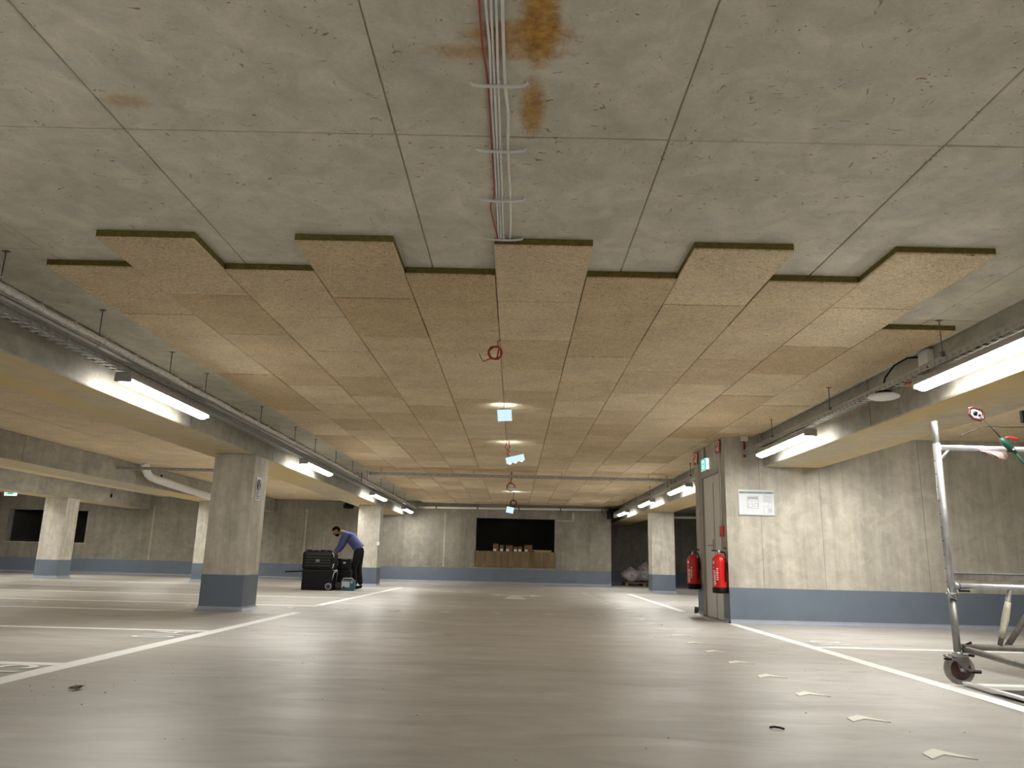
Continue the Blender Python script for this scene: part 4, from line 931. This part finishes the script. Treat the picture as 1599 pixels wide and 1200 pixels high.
def skinned(name, verts, edges, radii, mat, parent=None, sub=2, root=0, roots=()):
    me = bpy.data.meshes.new(name); me.from_pydata([tuple(v) for v in verts], edges, []); me.update()
    o = bpy.data.objects.new(name, me); COL.objects.link(o)
    sk = o.modifiers.new('skin', 'SKIN'); sk.use_smooth_shade = True; sk.use_x_symmetry = False
    sv = me.skin_vertices[0].data if me.skin_vertices else None
    if sv is None:
        bm = bmesh.new(); bm.from_mesh(me); bm.verts.layers.skin.verify(); bm.to_mesh(me); bm.free(); sv = me.skin_vertices[0].data
    for i, r in enumerate(radii):
        sv[i].radius = (r, r) if not hasattr(r, '__len__') else r; sv[i].use_root = (i == root or i in roots)
    ss = o.modifiers.new('sub', 'SUBSURF'); ss.levels = sub; ss.render_levels = sub
    bpy.context.view_layer.update(); dg = bpy.context.evaluated_depsgraph_get()
    nm = bpy.data.meshes.new_from_object(o.evaluated_get(dg)); bpy.data.objects.remove(o)
    nm.materials.clear(); nm.materials.append(mat)
    for p in nm.polygons: p.use_smooth = True; p.material_index = 0
    o = bpy.data.objects.new(name, nm); COL.objects.link(o); o.parent = parent; return o

wk = empty('person', (-3.95, 19.0, 0), 'man in a blue sweater and black trousers bending over an open tool chest', 'person')
# local coordinates: x to the picture's right, y away, z up
hipc = (.17, 0, .93); J = {
 'pel': (.15, 0, .97), 'waist': (.09, -.01, 1.07), 'chest': (-.06, -.03, 1.22), 'upper': (-.16, -.05, 1.30), 'neck': (-.25, -.07, 1.335), 'head': (-.35, -.09, 1.37),
 'shL': (-.15, -.24, 1.27), 'elL': (-.24, -.30, 1.00), 'wrL': (-.36, -.32, .80), 'shR': (-.17, .14, 1.26), 'elR': (-.28, .20, 1.02), 'wrR': (-.38, .14, .86),
 'hpL': (.17, -.08, .88), 'knL': (.09, -.13, .50), 'anL': (.16, -.12, .09), 'hpR': (.18, .08, .88), 'knR': (.16, .12, .50), 'anR': (.24, .12, .09)}
names = list(J); V_ = [J[k] for k in names]; ix = {k: i for i, k in enumerate(names)}
E_ = [(ix[a], ix[b]) for a, b in [('pel', 'waist'), ('waist', 'chest'), ('chest', 'upper'), ('upper', 'neck'), ('neck', 'head'), ('upper', 'shL'), ('shL', 'elL'), ('elL', 'wrL'), ('upper', 'shR'), ('shR', 'elR'), ('elR', 'wrR'), ('pel', 'hpL'), ('hpL', 'knL'), ('knL', 'anL'), ('pel', 'hpR'), ('hpR', 'knR'), ('knR', 'anR')]]
RB = dict(pel=.10, waist=.11, chest=.125, upper=.085, neck=.05, head=.075, shL=.045, elL=.040, wrL=.028, shR=.045, elR=.040, wrR=.028, hpL=.07, knL=.055, anL=.04, hpR=.07, knR=.055, anR=.04)
body = skinned('body', V_, E_, [RB[k] for k in names], M['skin'], wk, root=ix['pel'])
def sub(keys, pairs, scale, name, mat, over={}):
    id_ = {k: i for i, k in enumerate(keys)}
    return skinned(name, [over.get(k, (J[k],))[0] if k in over and over[k][0] else J[k] for k in keys], [(id_[a], id_[b]) for a, b in pairs], [RB[k]+scale if k not in over or len(over[k]) < 2 else over[k][1] for k in keys], mat, wk)
sub(['waist', 'pel', 'chest', 'upper', 'neck', 'shL', 'elL', 'wrL', 'shR', 'elR', 'wrR'], [('pel', 'waist'), ('waist', 'chest'), ('chest', 'upper'), ('upper', 'neck'), ('upper', 'shL'), ('shL', 'elL'), ('elL', 'wrL'), ('upper', 'shR'), ('shR', 'elR'), ('elR', 'wrR')], .026, 'sweater', M['navy'],
    {'pel': ((.15, 0, .985), .132), 'waist': ((.09, -.01, 1.08), .14), 'chest': ((-.05, -.03, 1.21), .155), 'upper': ((-.15, -.05, 1.285), .135), 'neck': ((-.225, -.062, 1.328), .066), 'shL': (J['shL'], .085), 'shR': (J['shR'], .085)})
skinned('trousers', [(.15, -.035, 1.0), (.175, -.07, .88), J['knL'], J['anL'], (.155, .035, 1.0), (.18, .07, .88), J['knR'], J['anR']], [(0, 1), (1, 2), (2, 3), (4, 5), (5, 6), (6, 7)],
        [.115, .115, .078, .062, .115, .115, .078, .062], M['trousers'], wk, roots=(4,))
for k in ('anL', 'anR'):
    x, y, _ = J[k]
    skinned('boot', [(x, y, .10), (x+.01, y, .055), (x-.08, y-.01, .045), (x-.17, y-.015, .038)], [(0, 1), (1, 2), (2, 3)], [.055, .052, .046, .036], M['black'], wk)
# head
hd = Vector((-.385, -.10, 1.355))
mh = Matrix.Translation(hd) @ Matrix.Rotation(math.radians(205), 4, 'Z') @ Matrix.Rotation(math.radians(28), 4, 'Y')   # local +x is the face direction
bm = bmesh.new(); bmesh.ops.create_uvsphere(bm, u_segments=28, v_segments=20, radius=1)
for v in bm.verts:
    n = v.co.copy(); x, y, z = n.x*.098, n.y*.076, n.z*.118
    if z < 0: x = x*(1-.10*abs(n.z)); y = y*(1-.38*abs(n.z)**1.5)
    if n.x > .5:
        x -= .006*max(0, 1-abs(n.y)*2)*0
        x -= .010*math.exp(-((z-.012)/.016)**2)*(math.exp(-((abs(y)-.032)/.016)**2))   # eye sockets
        x += .024*math.exp(-((z+.018)/.018)**2)*math.exp(-(y/.012)**2)                  # nose
        x += .006*math.exp(-((z+.052)/.010)**2)*math.exp(-(y/.026)**2)                  # lips
        x += .008*math.exp(-((z+.088)/.016)**2)*math.exp(-(y/.03)**2)                   # chin
    v.co = mh @ Vector((x, y, z))
for f in bm.faces: f.smooth = True
me = bpy.data.meshes.new('head'); bm.to_mesh(me); bm.free(); me.materials.append(M['skin'])
ho = bpy.data.objects.new('head', me); COL.objects.link(ho); ho.parent = wk
# hair and beard shells
def shell(name, cond, k, mat):
    bm = bmesh.new(); bmesh.ops.create_uvsphere(bm, u_segments=28, v_segments=20, radius=1); rm = []
    for v in bm.verts:
        n = v.co.copy(); x, y, z = n.x*.098*k, n.y*.076*k, n.z*.118*k
        if z < 0: x *= (1-.10*abs(n.z)); y *= (1-.38*abs(n.z)**1.5)
        if not cond(n): rm.append(v)
        j = random.uniform(.99, 1.03); v.co = mh @ Vector((x*j, y*j, z*j))
    bmesh.ops.delete(bm, geom=rm, context='VERTS')
    for f in bm.faces: f.smooth = True
    me = bpy.data.meshes.new(name); bm.to_mesh(me); bm.free(); me.materials.append(mat)
    o = bpy.data.objects.new(name, me); COL.objects.link(o); o.parent = ho
    s = o.modifiers.new('thick', 'SOLIDIFY'); s.thickness = .008; return o
shell('hair', lambda n: n.z > .38 or (n.x < .05 and n.z > -.25), 1.10, M['hair'])
shell('beard', lambda n: n.z < -.32 and n.z > -.98 and n.x > -.15 and not (n.x > .8 and n.z > -.40), 1.05, M['hair'])
mb = MB()
for s in (-1, 1):
    mb.lathe([(.002, -.011), (.009, -.006), (.011, 0), (.009, .006), (.002, .011)], M['eye'], 10, mh @ Matrix.Translation((.080, s*.032, .012)))
    mb.lathe([(.001, 0), (.0055, .002), (.001, .004)], M['black'], 8, mh @ Matrix.Translation((.0895, s*.032, .012)) @ Matrix.Rotation(PI/2, 4, 'Y'))
mb.build('eye', ho)
mb = MB()
for s in (-1, 1): mb.tube([tuple(mh @ Vector((-.005+.018*math.cos(a)*.6, s*.078, .005+.03*math.sin(a)))) for a in [i*2*PI/12 for i in range(13)]], .006, M['skin'], 6, False)
mb.build('ear', ho)
# hands
def hand(wr, d, side):
    wr = Vector(wr); d = Vector(d).normalized(); sd = Vector((0, 1, 0)) if abs(d.y) < .8 else Vector((1, 0, 0)); up = d.cross(sd).normalized(); sd = up.cross(d).normalized()
    vs = [wr, wr+d*.05, wr+d*.085]; es = [(0, 1), (1, 2)]; rs = [.026, .034, .030]
    for i, (o, L) in enumerate(((-.03, .062), (-.01, .075), (.01, .07), (.03, .055))):
        b = len(vs); vs += [wr+d*.09+sd*o, wr+d*(.09+L*.5)+sd*o*1.1+up*.008, wr+d*(.09+L*.85)+sd*o*1.1+up*.026]
        es += [(2, b), (b, b+1), (b+1, b+2)]; rs += [.010, .009, .007]
    b = len(vs); vs += [wr+d*.035-sd*side*.045+up*.008, wr+d*.07-sd*side*.062+up*.022]; es += [(1, b), (b, b+1)]; rs += [.011, .009]
    return skinned('hand', vs, es, rs, M['skin'], wk)
hand(J['wrL'], (-.4, 0, -.85), 1); hand(J['wrR'], (-.6, -.3, -.6), -1)
